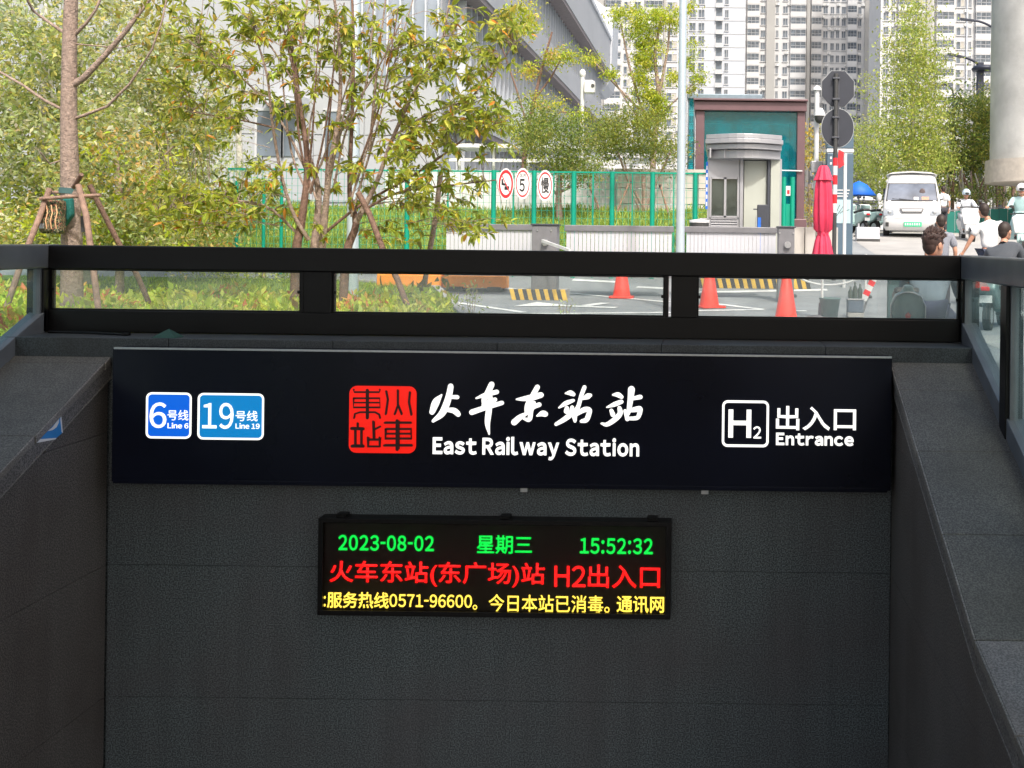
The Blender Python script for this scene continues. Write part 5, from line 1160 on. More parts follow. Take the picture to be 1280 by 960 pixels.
person((WX(1174, 10.1, 340)-.02, 10.3, -.41), R(-20), 'man with spiky dark hair sitting on the near scooter, seen from behind', {**SIT, 'sp': (0, -.22, .96), 'ch': (0, -.12, 1.10), 'nk': (0, -.04, 1.21), 'nk2': (0, -.01, 1.28), 'hd': (0, .03, 1.38), 'shL': (-.19, -.1, 1.16), 'shR': (.19, -.1, 1.16), 'elL': (-.25, .06, .92), 'elR': (.25, .06, .92), 'wrL': (-.27, .3, .95), 'wrR': (.27, .3, .95)}, cm('slate', (.17, .22, .26)), jean, 1.1, 1.13, True, hairc=mat('brown_hair', (.045, .022, .017), .6, 0, .3, 60, .0, 140), headturn=R(-35))
# walkers
person((WX(1176, 17.4, 330), 17.4, -.07), R(-4), 'man with dark hair in a grey T-shirt walking away between van and railing', {'anL': (-.1, -.18, .12), 'knL': (-.1, .0, .5), 'toL': (-.1, -.04, .05)}, cm('grey', (.24, .25, .29)), dark, .85, .98)
person((WX(1240, 18.0, 330)-.05, 18.0, .05), R(10), 'man in a white T-shirt leaning left with his bare arm reaching down', {'ch': (.01, .03, 1.31), 'shL': (-.18, .03, 1.36), 'elL': (-.29, .1, 1.12), 'wrL': (-.38, .16, .92), 'hd': (-.08, .06, 1.61), 'nk': (-.02, .02, 1.46), 'nk2': (-.04, .03, 1.53), 'shR': (.19, .0, 1.42)}, cm('white', (.78, .78, .78)), jean, .7, 1.05)
s1 = copy_thing(s0, (WX(1252, 14.2, 330), 14.5, 0), 'grey-green electric scooter under the man in the dark jacket, at the right edge', R(-25))
for ch in list(s1.children):
    if ch.name.startswith(('top_case', 'case_piping', 'red_emblem', 'orange_lamp')): bpy.data.objects.remove(ch)
person((WX(1263, 14.2, 330), 14.4, -.15), R(-25), 'man in a dark grey jacket hunched on a scooter at the right', {**SIT, 'ch': (-.02, -.2, 1.15), 'shL': (-.20, -.16, 1.20), 'elL': (-.27, 0, .98), 'elR': (.24, 0, .98), 'wrL': (-.24, .25, 1.0), 'wrR': (.24, .25, 1.0)}, cm('charcoal', (.075, .085, .10)), dark, 1.1, 1.02, headturn=R(-25))
# riders coming down the ramp
D = 31.0; z = zg(8, D); lx = WX(1209, D, 260)
scooter((lx, D, z-.1), R(180), 'white scooter coming down the ramp right of the van', ('white', (.6, .61, .62)), 'scooters on the ramp', False, True)
person((lx, D, z-.1), R(180), 'rider in a pale raincoat cape on the scooter right of the van, facing the camera', dict(SIT), cm('pale', (.55, .58, .62)), cm('pale2', (.45, .47, .5)), 1.1, 1.0, helmet=mat('helmet_pale', (.45, .55, .62), .3))
D = 27; z = zg(8, D); lx = WX(1277, D, 260)
s3 = scooter((lx+.05, D, z), R(165), 'pale mint scooter at the right edge of the view', ('mint', (.45, .62, .60)), 'scooters on the ramp', False, True)
person((lx, D, z+.05), R(165), 'rider in a mint raincoat and white helmet at the right edge', dict(SIT), cm('mint', (.42, .60, .60)), cm('mint2', (.48, .62, .62)), 1.1, 1.12, helmet=mat('helmet_white', (.75, .72, .72), .3), long_coat=True)
D = 36; person((WX(1179, D, 250), D, zg(7, D)), R(10), 'small distant figure in white top and dark trousers beside the van mirror', {}, cm('white', (0, 0, 0)), dark, .8, .95)
# parked scooters and the blue awning
for k, (px, D, rz) in enumerate(((1070, 35, 20), (1079, 35.6, 35), (1087, 36.4, 15), (1095, 37, 50))):
    s = copy_thing(s3, (WX(px, D, 260), D, zg(6, D)), ['scooter parked under the blue umbrella, nearest to the pylon', 'second parked scooter right of the pylon', 'third parked scooter, between pylon and van', 'parked scooter closest to the van mirror'][k], R(rz)); s['group'] = 'scooters parked on the ramp'
D = 36; c = W(1077, 244, D)
t = thing('market_umbrella', (c.x, D, zg(6, D)), 'bright blue umbrella over the parked scooters left of the van', 'umbrella')
blu = mat('umbrella_blue', (.01, .13, .62), .6, 0, .1, 2)
part('canopy', blu, t, lambda b: b.lathe((c.x-.1, D, c.z), [(.0, .50), (.3, .36), (.62, .0), (.60, -.02), (.0, .3)], 8)); part('pole', alu, t, lambda b: b.tube([(c.x-.1, D, zg(6, D)), (c.x-.1, D, c.z+.48)], .025))
c = W(1088, 250, 37.5); t = thing('market_umbrella', (c.x, 37.5, zg(6, 37.5)), 'small white umbrella with dark rim among the parked scooters', 'umbrella')
part('canopy', white, t, lambda b: b.lathe((c.x-.25, 37.5, c.z), [(.0, .16), (.3, .1), (.45, .0), (.43, -.03), (.0, .1)], 12)); part('pole', alu, t, lambda b: b.tube([(c.x-.25, 37.5, zg(6, 37.5)), (c.x-.25, 37.5, c.z+.14)], .02))
# low white barrier blocks on the ramp
for k, (a, c, py, D, lab) in enumerate(((1071, 1100, 287, 30, 'white low concrete block left of the van'), (1030, 1066, 300, 26, 'white low concrete block beside the pylon foot'))):
    z = zg(5, D); u0, u1 = WX(a, D, 290), WX(c, D, 290); t = thing('concrete_block', ((u0+u1)/2, D, z), lab, 'concrete block')
    part('block', whitem, t, lambda b: b.prism([(D, z), (D+.05, z+.42), (D+.3, z+.42), (D+.35, z)], 'x', u0, u1), .02); part('foot_strip', blk, t, lambda b: b.box(u0, u1, D-.02, D-.002, z, z+.08))
c = G(1073, 296); t = thing('bollard', c, 'dark grey pointed bollard on the ramp right of the pylon', 'bollard')
part('body', grey, t, lambda b: b.lathe((c.x, c.y, c.z), [(.11, 0), (.10, .1), (.03, .40), (0, .42)], 14)); part('base', blk, t, lambda b: b.lathe((c.x, c.y, c.z), [(.15, 0), (.15, .04), (.11, .05)], 14))
# green hoarding at the right
gh = mat('hoarding_green', (.006, .15, .12), .6, 0, .15, 1)
t = thing('green_hoarding', (10, 40, 1.6), 'long low green hoarding behind the riders at the right', 'hoarding')
D = 38.5
for k in range(11):
    a, c = WX(1172+k*11, D, 260), WX(1183+k*11, D, 260); part('panel', gh, t, lambda b: b.box(a+.008, c-.008, D, D+.05, 1.35, 2.35+.022*k), .01)
part('cap_rail', grey, t, lambda b: b.bar((WX(1172, D, 260), D+.02, 2.38), (WX(1293, D, 260), D+.02, 2.62), .07, .05))

# ---------- street lamps at the right
lm_ = mat('lamp_dark', (.035, .04, .06), .45, .3)
def arm_lamp(pts, D, label, pole=None):
    P = [W(x, y, D) for x, y in pts]; t = thing('street_lamp', (P[-1].x, D, 1.8), label, 'street lamp')
    part('arm', lm_, t, lambda b: b.tube([Vector(q) for q in cr([tuple(p) for p in P], 5)], .07, 8)); part('pole', lm_, t, lambda b: b.tube([(P[-1].x, D, 1.7), P[-1]], [.14, .09], 10))
    d = (P[0]-P[1]).normalized(); part('lamp_head', lm_, t, lambda b: b.bar(P[0]-d*.3, P[0]+d*.45, .25, .1)); return t
arm_lamp([(1210, 25), (1225, 27), (1240, 34), (1250, 46), (1253, 58)], 60, 'dark curved street lamp arm in front of the tower at the upper right')
t = arm_lamp([(1195, 69.5), (1207, 72), (1220, 78), (1223, 84)], 56, 'dark street lamp with thick column and double ring head above the right-hand trees')
c = W(1225, 100, 56); part('column', lm_, t, lambda b: b.box(c.x-.17, c.x+.17, 55.85, 56.15, 1.7, W(1225, 78, 56).z), .02); part('ring_head', lm_, t, lambda b: b.lathe((c.x+.2, 56, W(1228, 86, 56).z), [(.2, -.1), (.6, -.12), (.66, 0), (.55, .14), (.2, .12)], 20))
arm_lamp([(1172, 108), (1181, 105), (1190, 112), (1192, 122)], 70, 'distant thin dark street lamp between the conical tree and the dense tree')
# concrete pier with beige collar at the right edge
pc = mat('stained_concrete', (.50, .495, .475), .85, 0, .22, .9, .3, 12)
D = 36; ks = D/52; u0 = WX(1251, D, 100); zb0, zb1 = W(1262, 226, D).z, W(1262, 197, D).z
t = thing('viaduct_pier', (u0+5, D, 2), 'grey stained concrete pier head with beige collar at the upper right edge', 'pier')
cx_ = u0+2.72*ks; part('pier_head', pc, t, lambda b: b.tube([(cx_, D+2*ks, zb1), (cx_, D+2*ks, 14)], 2.62*ks, 40)); part('collar', mat('collar_beige', (.50, .45, .39), .7), t, lambda b: b.tube([(cx_, D+2*ks, zb0), (cx_, D+2*ks, zb1-.003)], 2.86*ks, 40))
part('pier_shaft', pc, t, lambda b: b.tube([(cx_, D+2*ks, 1.4), (cx_, D+2*ks, zb0-.003)], .8*ks, 30))

# ================================================================== PLANTS
# left tree with props
D = 10.8
tr = tree('street_tree', 'slender tree with brown bark propped by poles at the left edge', D, [(90, 400, 27), (90, 300, 24), (88, 240, 22), (86, 150, 19), (87, 60, 17), (90, -30, 15), (90, -160, 11), (92, -260, 7)],
     [[(90, 107, 9), (105, 97, 8), (128, 73, 7), (158, 38, 6), (186, 0, 5), (215, -60, 3)], [(90, 149, 4), (106, 144, 4), (134, 133, 3.4), (163, 104, 3), (190, 62, 2.6), (203, 25, 2.2), (210, -10, 1.8)], [(80, 138, 4.5), (55, 125, 4), (28, 106, 3.5), (0, 90, 3.2), (-40, 66, 2.6)],
      [(82, 42, 5), (60, 27, 4), (42, 14, 3.2), (33, -2, 2.8), (20, -40, 2)], [(92, 45, 5), (108, 29, 4), (120, 12, 3.4), (127, -5, 3), (140, -60, 2)], [(95, 55, 2), (150, 60, 1.5), (176, 53, 1.2)], [(78, 200, 2.2), (62, 205, 2), (50, 190, 1.6)]],
     [(90, -190, 120, 110, 40), (180, 0, 30, 30, 3)], .9, .35, 26, .11, .42, OL, 31)
def pole_prop(name, pts, r, par, m=polew): part(name, m, par, lambda b: b.tube([W(*p) for p in pts], r, 9))
t = thing('tree_support', W(90, 400, 10.6), 'wooden pole tripod with crossbars propping up the left tree', 'tree support')
pole_prop('support_pole', [(62, 236, 10.55), (48, 275, 10.4), (28, 325, 10.2), (8, 385, 10.0)], .028, t); pole_prop('support_pole', [(98, 232, 10.5), (108, 270, 10.35), (116, 330, 10.2), (124, 395, 10.05)], .03, t)
pole_prop('support_pole', [(112, 231, 10.95), (122, 252, 11.0), (150, 307, 11.2), (172, 345, 11.3), (191, 390, 11.5)], .028, t, barkr)
pole_prop('crossbar', [(50, 248.5, 10.45), (85, 246, 10.45), (126, 244, 10.45)], .018, t); pole_prop('crossbar', [(58, 240, 10.9), (90, 241, 10.95), (124, 249, 11.0)], .016, t); pole_prop('stub', [(92, 234, 10.6), (97, 226, 10.5), (102, 218, 10.45)], .022, t, barkr)
grn = mat('green_wrap', (.01, .14, .12), .75, 0, .2, 9, .5, 50)
c = W(88, 262, D)
t = thing('trunk_wrap', c, 'dark green cloth wrapped round the trunk of the left tree below the crossbar', 'cloth')
k = D/F
part('cloth', grn, t, lambda b: b.prism([W(*p).xz[:] for p in ((79, 249, D), (101, 248, D), (102, 270, D), (92, 283, D), (79, 291, D), (77, 280, D))], 'y', D-.17, D-.10), .02)
part('upper_band', mat('green_grey_band', (.07, .15, .15), .8), t, lambda b: b.tube([W(86.5, 242, D), W(87, 235, D)], .098, 14)); part('strap', blk, t, lambda b: b.bar(W(103, 270, D-.14), W(104, 290, D-.14), .02, .03))
def camo():
    m = mat('camouflage', (.12, .13, .07), .9); n = m.node_tree; L = n.links.new; v = n.nodes.new('ShaderNodeTexVoronoi'); v.inputs['Scale'].default_value = 24
    r = n.nodes.new('ShaderNodeValToRGB'); r.color_ramp.interpolation = 'CONSTANT'; r.color_ramp.elements[0].color = (.02, .04, .03, 1); e = r.color_ramp.elements
    for p, c_ in ((.3, (.12, .14, .05)), (.5, (.33, .30, .17)), (.66, (.03, .05, .03)), (.8, (.30, .12, .08))):
        q = e.new(p); q.color = (*c_, 1)
    sp = n.nodes.new('ShaderNodeSeparateColor'); L(v.outputs['Color'], sp.inputs[0]); L(sp.outputs[0], r.inputs[0]); L(r.outputs[0], n.nodes['Principled BSDF'].inputs['Base Color']); return m
cmm = camo(); Dk = D-.24; q = W(67, 270, Dk)
t = thing('camouflage_bag', q, 'camouflage satchel with orange straps hanging beside the left tree trunk', 'bag')
q0, q1 = W(54, 292, Dk), W(80, 250, Dk)
part('bag_body', cmm, t, lambda b: b.box(q0.x, q1.x, Dk-.07, Dk+.06, q0.z, q1.z), .03); part('front_pocket', cmm, t, lambda b: b.box(q0.x+.02, q0.x+.13, Dk-.11, Dk-.069, q0.z+.02, q0.z+.16), .015)
orr = mat('strap_orange', (.75, .42, .22), .8); part('carry_strap', blk, t, lambda b: b.tube([W(56, 252, Dk-.05), W(54, 246, Dk-.02), W(66, 242, Dk+.05), W(78, 250, Dk)], .008, 6))
for i, px in enumerate((58, 64, 70)): part('rope_strand', orr, t, lambda b: b.tube([W(px, 256, Dk-.08), W(px+1.5, 266, Dk-.10), W(px-1, 276, Dk-.12), W(px+.5, 286, Dk-.12)], .0055, 5))
part('buckle', alu, t, lambda b: b.box(W(62, 0, Dk).x, W(68, 0, Dk).x, Dk-.125, Dk-.112, q0.z+.05, q0.z+.10), .005)

# central multi-stemmed tree: separate leaves
D = 12.4
bl = [(250, 60, 75, 75, 40), (215, 150, 45, 55, 14), (290, 140, 40, 50, 14), (320, 20, 60, 34, 22), (400, 40, 70, 45, 22), (370, 130, 60, 50, 10), (470, 60, 60, 60, 20), (560, 70, 70, 66, 52), (592, 150, 62, 52, 46), (520, 180, 60, 52, 34), (545, 245, 74, 42, 28), (460, 225, 60, 45, 9),
      (250, 258, 85, 32, 46), (325, 230, 52, 40, 14), (630, 40, 40, 45, 20), (600, 285, 46, 16, 7), (440, 130, 40, 60, 8), (500, 290, 60, 18, 5), (615, 235, 40, 40, 10), (385, 270, 50, 40, 6), (430, 60, 80, 70, 20), (350, 90, 60, 70, 14), (420, 190, 60, 60, 8), (500, 110, 50, 60, 12)]
base = W(385, 400, D); base.z = zg(base.x, D)
ct = thing('osmanthus_tree', base, 'multi-stemmed small tree with hanging olive leaves behind the middle of the railing', 'tree')
stems = [[(368, 402, 12), (370, 318, 12), (378, 270, 10), (384, 200, 7), (372, 110, 5), (362, 40, 4), (350, -20, 3)], [(386, 402, 11), (392, 318, 11), (398, 240, 8), (382, 180, 6), (371, 100, 4.5), (384, 0, 3), (390, -40, 2)], [(395, 402, 11), (402, 318, 10), (411, 220, 7), (425, 130, 5), (423, 40, 4), (415, -20, 3)],
         [(428, 402, 12), (433, 318, 11), (445, 280, 9), (437, 240, 6), (440, 150, 5), (442, 60, 4), (440, -10, 3)], [(445, 278, 8), (470, 230, 6), (490, 175, 5), (520, 110, 4), (550, 60, 3), (562, 0, 2)], [(386, 300, 6), (368, 270, 5), (352, 220, 4), (340, 150, 3.4), (334, 95, 3), (318, 40, 2)],
         [(400, 296, 4), (450, 257, 3.4), (520, 217, 3), (572, 180, 2.4), (604, 150, 1.8)], [(372, 292, 4), (330, 257, 3.4), (262, 251, 2.6), (200, 262, 1.8)], [(462, 190, 4), (470, 100, 3), (482, 0, 2)], [(455, 262, 3.6), (500, 240, 2.8), (560, 232, 2.2), (620, 225, 1.6)], [(410, 235, 4), (428, 160, 3), (470, 90, 2.2), (500, 30, 1.6)],
         [(384, 215, 4), (350, 150, 3), (300, 95, 2.2), (250, 60, 1.6)], [(345, 160, 2.6), (300, 150, 2), (240, 140, 1.5)], [(378, 120, 3), (340, 60, 2.2), (300, 10, 1.5)], [(492, 170, 3), (540, 140, 2.4), (590, 120, 1.8), (640, 60, 1.3)]]
_r = random.Random(11)
for _k in range(13):
    x0_ = _r.uniform(376, 440); x2_ = x0_+_r.uniform(-75, 85); stems.append([(x0_, _r.uniform(235, 290), 3.2), (lerp(x0_, x2_, .35)+_r.uniform(-8, 8), _r.uniform(165, 195), 2.6), (lerp(x0_, x2_, .7)+_r.uniform(-8, 8), _r.uniform(85, 115), 2.0), (x2_, _r.uniform(-10, 40), 1.4)])
SP = []
for i, s in enumerate(stems):
    ps = [W(p[0], p[1], D+(.0 if j == 0 else math.sin(i*2.3)*.12*min(j, 5))) for j, p in enumerate(s)]; sm_ = [Vector(q) for q in cr([tuple(p) for p in ps], 4)]; rr = np.interp(np.linspace(0, 1, len(sm_)), np.linspace(0, 1, len(s)), [p[2]/2*D/F for p in s])
    part('stem', barkr if i % 3 == 0 else bark, ct, lambda b: b.tube(sm_, list(rr), 8)); SP += sm_
g = np.random.default_rng(4); tips = []; tw = MB(); LP, LO, LL = [], [], []
SPa = np.array([tuple(s) for s in SP])
for (px, py, rx, ry, n) in bl:
    for _ in range(int(n*2.05)):
        v = g.normal(size=3); v /= np.linalg.norm(v); r = g.random()**.45; c = np.array(W(px+v[0]*rx*r, py+v[2]*ry*r, D+v[1]*1.1*r))
        dd_ = np.linalg.norm((SPa-c)*np.array([1, 1, 1.0]), axis=1)+np.where(SPa[:, 2] > c[2]+.05, 1.2, 0); s = SPa[np.argmin(dd_)]
        if 612 < px+v[0]*rx*r < 652 and 200 < py+v[2]*ry*r < 262: continue
        L = np.linalg.norm(c-s)
        if L > .55: s = c+(s-c)/L*.55
        md_ = (s+c)/2+np.array([0, 0, .05]); tw.tube([tuple(s), tuple(md_), tuple(c)], [.005, .0038, .0026], 4, 0, False)
        dr = (c-md_)/np.linalg.norm(c-md_); k = g.integers(7, 13)
        for q in range(k):
            f = g.uniform(.35, 1); LP.append(md_+(c-md_)*f); o_ = dr*.5+g.normal(size=3)*.55; o_[2] -= .25; LO.append(o_/np.linalg.norm(o_)); LL.append(g.uniform(.085, .15))
tag(tw.build('twigs', bark, ct), kind='stuff')
LP, LO, LL = np.array(LP), np.array(LO), np.array(LL)
order = np.argsort(LP[:, 1]); near = order[:290]; far = order[290:]
LEAF = [(.28, .32, .03), (.38, .41, .05), (.20, .245, .03), (.46, .46, .08), (.15, .19, .035), (.33, .39, .06)]
pi_ = g.integers(0, len(LEAF), len(far)); pal2 = LEAF+[(.55, .26, .04), (.50, .40, .06)]; pi_[g.random(len(far)) < .04] = 6; pi_[g.random(len(far)) < .04] = 7
me = leafmesh('foliage', LP[far]-np.array(base), LL[far], .32, pal2, 8, .0, True, pi_, LO[far]); me.materials.append(leafmat('leaf_glossy', .42, .34)); tag(link('foliage', me, ct), kind='stuff')
var = []
for i in range(8):
    m_ = leafmesh('leaf', np.zeros((1, 3)), np.array([1.0]), .32, [pal2[i]], 50+i, 0, True, None, np.array([[60.0, 0, 0]])); m_.materials.append(MT['leaf_glossy']); var.append(m_)
for q in near:
    o = link('leaf', var[int(g.integers(0, 6)) if g.random() > .06 else 6], ct, LP[q]-np.array(base)); dv = Vector(LO[q]); o.rotation_mode = 'QUATERNION'
    o.rotation_quaternion = dv.to_track_quat('X', 'Z') @ Matrix.Rotation(float(g.normal()*.7), 4, 'X').to_quaternion(); o.scale = (LL[q],)*3
t = thing('tree_stake', W(500, 390, 12.1), 'brown wooden stake leaning against the multi-stemmed tree', 'stake')
pole_prop('stake', [(449, 243, 12.2), (462, 268, 12.1), (478, 310, 12.0), (497, 350, 11.9), (513, 392, 11.8)], .034, t, barkr); pole_prop('stake_end', [(447.4, 240.5, 12.2), (449, 243, 12.2)], .036, t, polew)
t = thing('young_tree', G(531, 392), 'thin pale trunk with hanging leaves seen through the middle glass pane', 'tree'); D = 13.6
pole_prop('trunk', [(529, 400, D), (530, 360, D), (536, 320, D), (545, 270, D), (551, 215, D)], .034, t, bark)
P = np.array([W(x, y, D-.1) for x, y in ((517, 350), (520, 352), (527, 348), (533, 350), (553, 347), (556, 350), (560, 350), (548, 348), (561, 345), (515, 360), (476, 343), (540, 352), (522, 300), (545, 296))])-np.array(t.location)
me = leafmesh('foliage', P, np.full(len(P), .2), .3, [(.14, .16, .07), (.2, .2, .06)], 9, .9, True); me.materials.append(leaf); tag(link('foliage', me, t), kind='stuff')

# background trees at the left
tree('background_tree', 'dense pale green tree filling the far left corner behind the propped tree', 17.5, [(45, 330, 16), (50, 200, 12), (58, 60, 9)], [[(72, 170, 5), (60, 70, 4.5), (57, 0, 4)], [(50, 200, 5), (10, 140, 4), (-20, 60, 3)]],
     [(20, 60, 70, 80, 80), (30, 190, 80, 80, 90), (120, 160, 50, 90, 40)], 1.5, .5, 66, .115, .45, PALE, 41, barkp, 'trees behind the planter', leafp)
tree('background_tree', 'pale tree with whitish branches between the propped tree and the multi-stemmed tree', 19, [(108, 330, 14), (104, 200, 10), (100, 150, 9), (62, 60, 6), (56, -10, 5)], [[(96, 122, 6), (120, 85, 5.5), (146, 30, 5), (160, -5, 4)], [(100, 140, 4), (103, 60, 3.5), (96, -10, 3)]],
     [(140, 60, 80, 80, 85), (180, 190, 80, 80, 85), (240, 120, 60, 90, 55)], 1.6, .5, 64, .115, .45, PALE+[(.42, .36, .12)], 42, barkp, 'trees behind the planter', leafp)
tree('background_tree', 'yellowish bushy tree low behind the left part of the railing', 16.5, [(150, 330, 10), (150, 250, 8), (145, 190, 6)], [[(150, 250, 4), (190, 210, 3), (220, 180, 2)]],
     [(130, 220, 90, 60, 60), (230, 280, 70, 40, 42), (30, 285, 50, 30, 42), (170, 285, 60, 30, 36)], 1.2, .42, 74, .10, .45, PALE+YG[:2]+[(.50, .36, .12)], 43, bark, 'trees behind the planter', leafp)
tree('background_tree', 'thin leafy tree beside the grey building wing behind the stems', 24, [(300, 320, 10), (300, 200, 8), (296, 100, 6)], [],
     [(250, 230, 90, 70, 60), (300, 260, 60, 40, 25), (230, 100, 60, 90, 34)], 1.5, .55, 60, .10, .45, PALE+MID[:1], 44, barkp, 'trees behind the planter', leafp)
# shrubs, lawn
tree('low_shrub', 'bright green shrub behind the lawn left of the orange barriers', 20.8, [(330, 350, 5), (330, 335, 4)], [], [(330, 345, 120, 16, 60)], .8, .4, 60, .07, .4, YG+MID, 45, bark, None, leafp, 'shrub')
sheet('lawn_soil', [(-26, 9.35), (-2.45, 9.35), (-3.15, 13.7), (-5.3, 20), (-7.5, 20.6), (-26, 20.6)], turf, .09)
kb = thing('kerb', (-4, 14, 0), 'pale concrete kerb between lawn and road behind the glass', 'kerb')
kp = [(-2.45, 9.35), (-3.15, 13.7), (-5.3, 20), (-7.5, 20.6)]
for a, c in zip(kp, kp[1:]):
    n = max(1, int((Vector(c)-Vector(a)).length/1.0))
    for i in range(n):
        p, q = Vector(a).lerp(Vector(c), (i+.01)/n), Vector(a).lerp(Vector(c), (i+.99)/n); part('kerb_stone', conc, kb, lambda b: b.bar((p.x, p.y, zg(0, p.y)+.05), (q.x, q.y, zg(0, q.y)+.05), .14, .14), .01)
xr = lambda y: pl(y, [(9.35, -2.6), (13.7, -3.3), (20, -5.45), (20.6, -7.5)])
o = grass('lawn_grass', 26000, lambda y: -13.5, xr, 13, 20.5, lambda x, y: zg(x, y)+.09, .085, GR+[(.42, .50, .08)], 6); tag(o, 'short bright green lawn grass between the planter and the orange barriers', 'grass')
g = np.random.default_rng(12); n = 19000; y = g.uniform(9.5, 13.6, n); x = np.array([lerp(-9.5, xr(b_)-.05, a) for a, b_ in zip(g.random(n), y)])
hgt = .24+.16*np.sin(x*3.1+y*2)*np.cos(y*4.2-x)+.05*g.normal(size=n); hgt = np.clip(hgt, .08, .5)
P = np.stack([x, y, np.array([zg(a, b_) for a, b_ in zip(x, y)])+.08+hgt*g.uniform(.3, 1, n)**.6], 1)
CV = [(.50, .58, .06), (.56, .60, .10), (.36, .46, .05), (.62, .64, .14), (.70, .26, .12), (.64, .42, .10)]
ti = g.integers(0, 4, n); rd = (np.sin(x*2.3+1)*np.sin(y*3.1) > .35) & (g.random(n) < .5); ti[rd] = g.integers(4, 6, rd.sum())
out = g.normal(size=(n, 3))*.6; out[:, 2] = .9; me = leafmesh('ground_cover', P,  .085*g.uniform(.6, 1.5, n), .5, CV, 13, 0, False, ti, out); me.materials.append(leafp)
tag(link('ground_cover', me), 'yellow-green ground cover shrubs with orange tips in the planter behind the railing', 'ground cover', kind='stuff')
# small upright plants seen over the rail edge through the glass
for (px, py, h, lab) in ((589, 398, .42, 'small leafy plant at the road edge in the middle glass pane, larger one'), (706, 398, .2, 'small weed at the lower edge of the middle glass pane, right of the plant'), (497, 398, .34, 'pale leafy sprig in the planter left part of middle glass pane')):
    q = W(px, py, 12.6); q.z = zg(0, 12.6); t = thing('small_plant', q, lab, 'plant'); n = int(90*h/.3); gg = np.random.default_rng(px)
    for k in range(4): part('stem', bark, t, lambda b: b.tube([q, q+Vector((.05*(k-1.5), 0, h+.18))], .004, 5))
    zz_ = gg.uniform(.05, h+.2, n); Pp = np.stack([gg.normal(size=n)*.09, gg.normal(size=n)*.09, zz_], 1); me = leafmesh('foliage', Pp, .06*gg.uniform(.6, 1.3, n), .4, [(.38, .44, .14), (.30, .36, .10), (.45, .48, .22)], 3, -.5); me.materials.append(leafp); tag(link('foliage', me, t), kind='stuff')
# trees behind the fence
tree('round_bush', 'dark green rounded tree above the fence behind the oval signs', 25.5, [(700, 285, 9), (698, 250, 8), (700, 215, 6)], [[(700, 240, 4), (730, 225, 3)], [(698, 245, 4), (675, 220, 3)]], [(695, 185, 45, 45, 70), (720, 212, 34, 20, 30), (665, 160, 32, 36, 26)], 1.0, .5, 90, .075, .45, DKG+MID, 51, bark, 'trees behind the fence', None)
tree('round_bush', 'olive rounded multi-stemmed tree behind the fence left of the lamp pole', 27, [(806, 285, 8), (806, 250, 7), (804, 215, 5)], [[(806, 262, 4), (785, 225, 3.4), (772, 190, 2.5)], [(806, 262, 4), (822, 225, 3.4), (838, 190, 2.5)], [(805, 275, 3), (790, 240, 2.5), (780, 200, 2)]], [(790, 165, 50, 30, 64), (830, 185, 26, 26, 26), (755, 170, 26, 28, 26)], 1.1, .5, 90, .08, .45, MID+OL[:2], 52, bark, 'trees behind the fence', None)
for (a, c, lab) in (((788, 225), (760, 292), 'thin stake leaning left against the olive tree behind the fence'), ((825, 230), (842, 290), 'thin stake leaning right against the olive tree behind the fence'), ((735, 228), (752, 268), 'thin stake against the dark bush behind the fence')):
    t = thing('tree_stake', W(c[0], c[1], 26.4), lab, 'stake'); part('stake', polew, t, lambda b: b.tube([W(*a, 26.4), W(*c, 26.4)], .03, 7)); part('tie', blk, t, lambda b: b.tube([W(a[0], a[1]+1, 26.4), W(a[0]+.5, a[1]+4, 26.4)], .036, 7))
tree('camphor_tree', 'bright yellow-green clumped tree in front of the towers left of the lamp pole', 32, [(812, 260, 9), (818, 180, 7), (824, 120, 6), (818, 70, 4), (826, 20, 3)], [[(818, 178, 4), (800, 130, 3.4), (786, 80, 3), (776, 30, 2)], [(822, 130, 4), (835, 60, 3), (838, 20, 2)], [(812, 150, 3.4), (775, 112, 3), (745, 80, 2.2)], [(818, 150, 2.6), (845, 125, 2), (866, 105, 1.6)], [(810, 165, 2.4), (785, 130, 2), (765, 95, 1.6)]],
     [(770, 20, 14, 10, 9), (795, 18, 14, 10, 9), (805, 42, 18, 14, 16), (822, 20, 18, 14, 14), (800, 95, 12, 9, 8), (806, 72, 14, 14, 14), (815, 60, 18, 10, 12), (845, 25, 10, 14, 7), (803, 112, 10, 10, 8), (820, 120, 12, 10, 10), (824, 130, 10, 12, 8), (820, 145, 10, 10, 8), (742, 75, 8, 6, 4), (766, 92, 8, 7, 5), (840, 100, 8, 6, 4), (862, 78, 7, 6, 3), (876, 98, 8, 7, 5), (861, 112, 6, 5, 2), (863, 55, 6, 5, 2), (862, 10, 6, 5, 3), (806, 155, 9, 9, 6)], .5, .30, 90, .095, .4, YG, 53, bark, None, None)
tree('camphor_tree', 'sparse young tree with yellow-green tufts before the glass station building', 29, [(652, 280, 8), (655, 200, 6), (662, 150, 5), (676, 90, 3.4), (690, 40, 2.4)], [[(660, 160, 3), (645, 110, 2.4), (628, 60, 2)], [(668, 125, 3), (690, 95, 2.4), (700, 76, 1.8)], [(655, 190, 2.4), (700, 140, 2), (735, 142, 1.4)]],
     [(697, 71, 15, 9, 12), (655, 28, 22, 16, 14), (722, 68, 8, 6, 3), (658, 90, 9, 8, 5), (640, 45, 14, 10, 6), (652, 10, 16, 8, 7), (680, 125, 20, 16, 9), (720, 150, 16, 12, 6), (668, 170, 30, 24, 18)], .6, .34, 70, .10, .4, YG+[(.55, .40, .12)], 54, barkr, None, None)
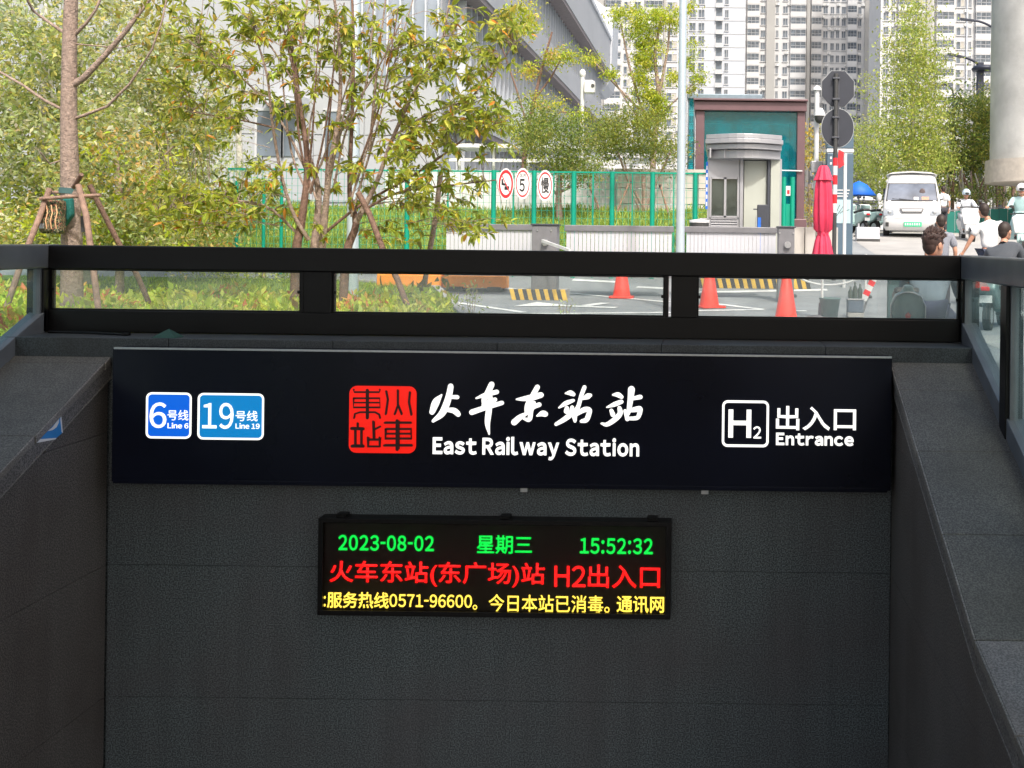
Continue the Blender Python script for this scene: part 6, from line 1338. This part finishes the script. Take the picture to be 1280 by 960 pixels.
# trees right
tree('conical_tree', 'tall conical pale green tree with whitish trunk behind the van', 39, [(1139, 285, 8), (1140, 215, 8), (1141, 150, 6.5), (1141, 80, 4.5), (1142, 20, 3)], [[(1141, 200, 2), (1115, 170, 1.5)], [(1141, 190, 2), (1170, 160, 1.5)], [(1141, 160, 1.8), (1120, 135, 1.3)], [(1141, 140, 1.8), (1165, 112, 1.3)], [(1141, 110, 1.6), (1125, 88, 1.2)], [(1141, 205, 2.4), (1185, 175, 1.6)]],
     [(1141, 22, 14, 24, 24), (1141, 60, 26, 26, 42), (1142, 100, 34, 30, 62), (1142, 145, 42, 34, 84), (1120, 190, 44, 34, 74), (1160, 195, 36, 34, 54), (1112, 60, 6, 12, 3), (1088, 110, 10, 12, 5), (1175, 75, 8, 18, 4)], 1.7, .8, 54, .13, .45, [(.30, .36, .07), (.38, .44, .10), (.24, .30, .06), (.44, .46, .14)], 61, barkp, None, leafp)
tree('dense_tree', 'dense dark green tree right of the conical tree, left of the concrete pier', 44, [(1220, 285, 9), (1218, 220, 8), (1215, 170, 6)], [], [(1215, 165, 42, 48, 120), (1195, 210, 40, 30, 60), (1240, 135, 24, 32, 34), (1245, 200, 24, 40, 40)], 2.4, .9, 60, .16, .45, DKG+[(.34, .34, .06)], 62, bark, None, None)
tree('dense_tree', 'pale green tree mass behind the pylon and left of the van', 47, [(1085, 290, 9), (1085, 230, 7), (1085, 190, 5)], [], [(1088, 185, 34, 40, 70), (1080, 235, 28, 24, 30), (1120, 230, 40, 24, 34)], 2.2, .9, 60, .15, .45, [(.32, .36, .10), (.38, .42, .14), (.26, .32, .08)], 63, barkp, None, leafp)
tree('dense_tree', 'tree between the lift shelter and the pylon with yellow autumn tint', 46, [(1012, 290, 6), (1012, 230, 5)], [], [(1014, 185, 18, 34, 26), (1013, 262, 10, 24, 16)], 1.6, .8, 50, .15, .45, [(.50, .36, .06), (.38, .36, .10), (.30, .30, .12)], 64, bark, None, leafp)
tree('hedge_tree', 'row of shrubs above the green hoarding at the right', 43, [(1230, 290, 4), (1230, 260, 3)], [], [(1215, 240, 56, 10, 30), (1262, 244, 40, 8, 20), (1190, 232, 30, 14, 20)], 1.0, .7, 40, .14, .45, DKG+PALE[:2], 65, bark, None, None, 'shrub')
tree('hedge_tree', 'loose green bush growing among the bare trunks above the green hoarding', 40.4, [(1205, 290, 3), (1205, 262, 2)], [], [(1195, 243, 24, 10, 10), (1232, 240, 24, 9, 8), (1268, 246, 20, 7, 7)], .4, .6, 34, .13, .45, DKG+PALE[:2], 66, bark, None, None, 'shrub')
for k in range(16):
    px = 1186+k*6.0+rnd.uniform(-2, 2); D = 41.5+rnd.uniform(-.6, .8); t = thing('thin_trunk', (WX(px, D, 250), D, 1.6), ['thin whitish bare trunk in the row above the green hoarding', 'thin dark reddish bare trunk in the row above the green hoarding', 'thin brown bare trunk in the row above the green hoarding'][k % 3], 'tree trunk', ['whitish', 'reddish', 'brown'][k % 3]+' bare trunks above the green hoarding')
    m = [barkp, barkr, bark][k % 3]; part('trunk', m, t, lambda b: b.tube([(WX(px, D, 250), D, 1.6), W(px+rnd.uniform(-4, 4), 235, D), W(px+rnd.uniform(-7, 7), rnd.uniform(205, 228), D)], [.06, .05, .03], 6)); part('side_branch', m, t, lambda b: b.tube([W(px, 245, D), W(px+rnd.choice((-6, 6)), 222, D)], [.035, .02], 5))
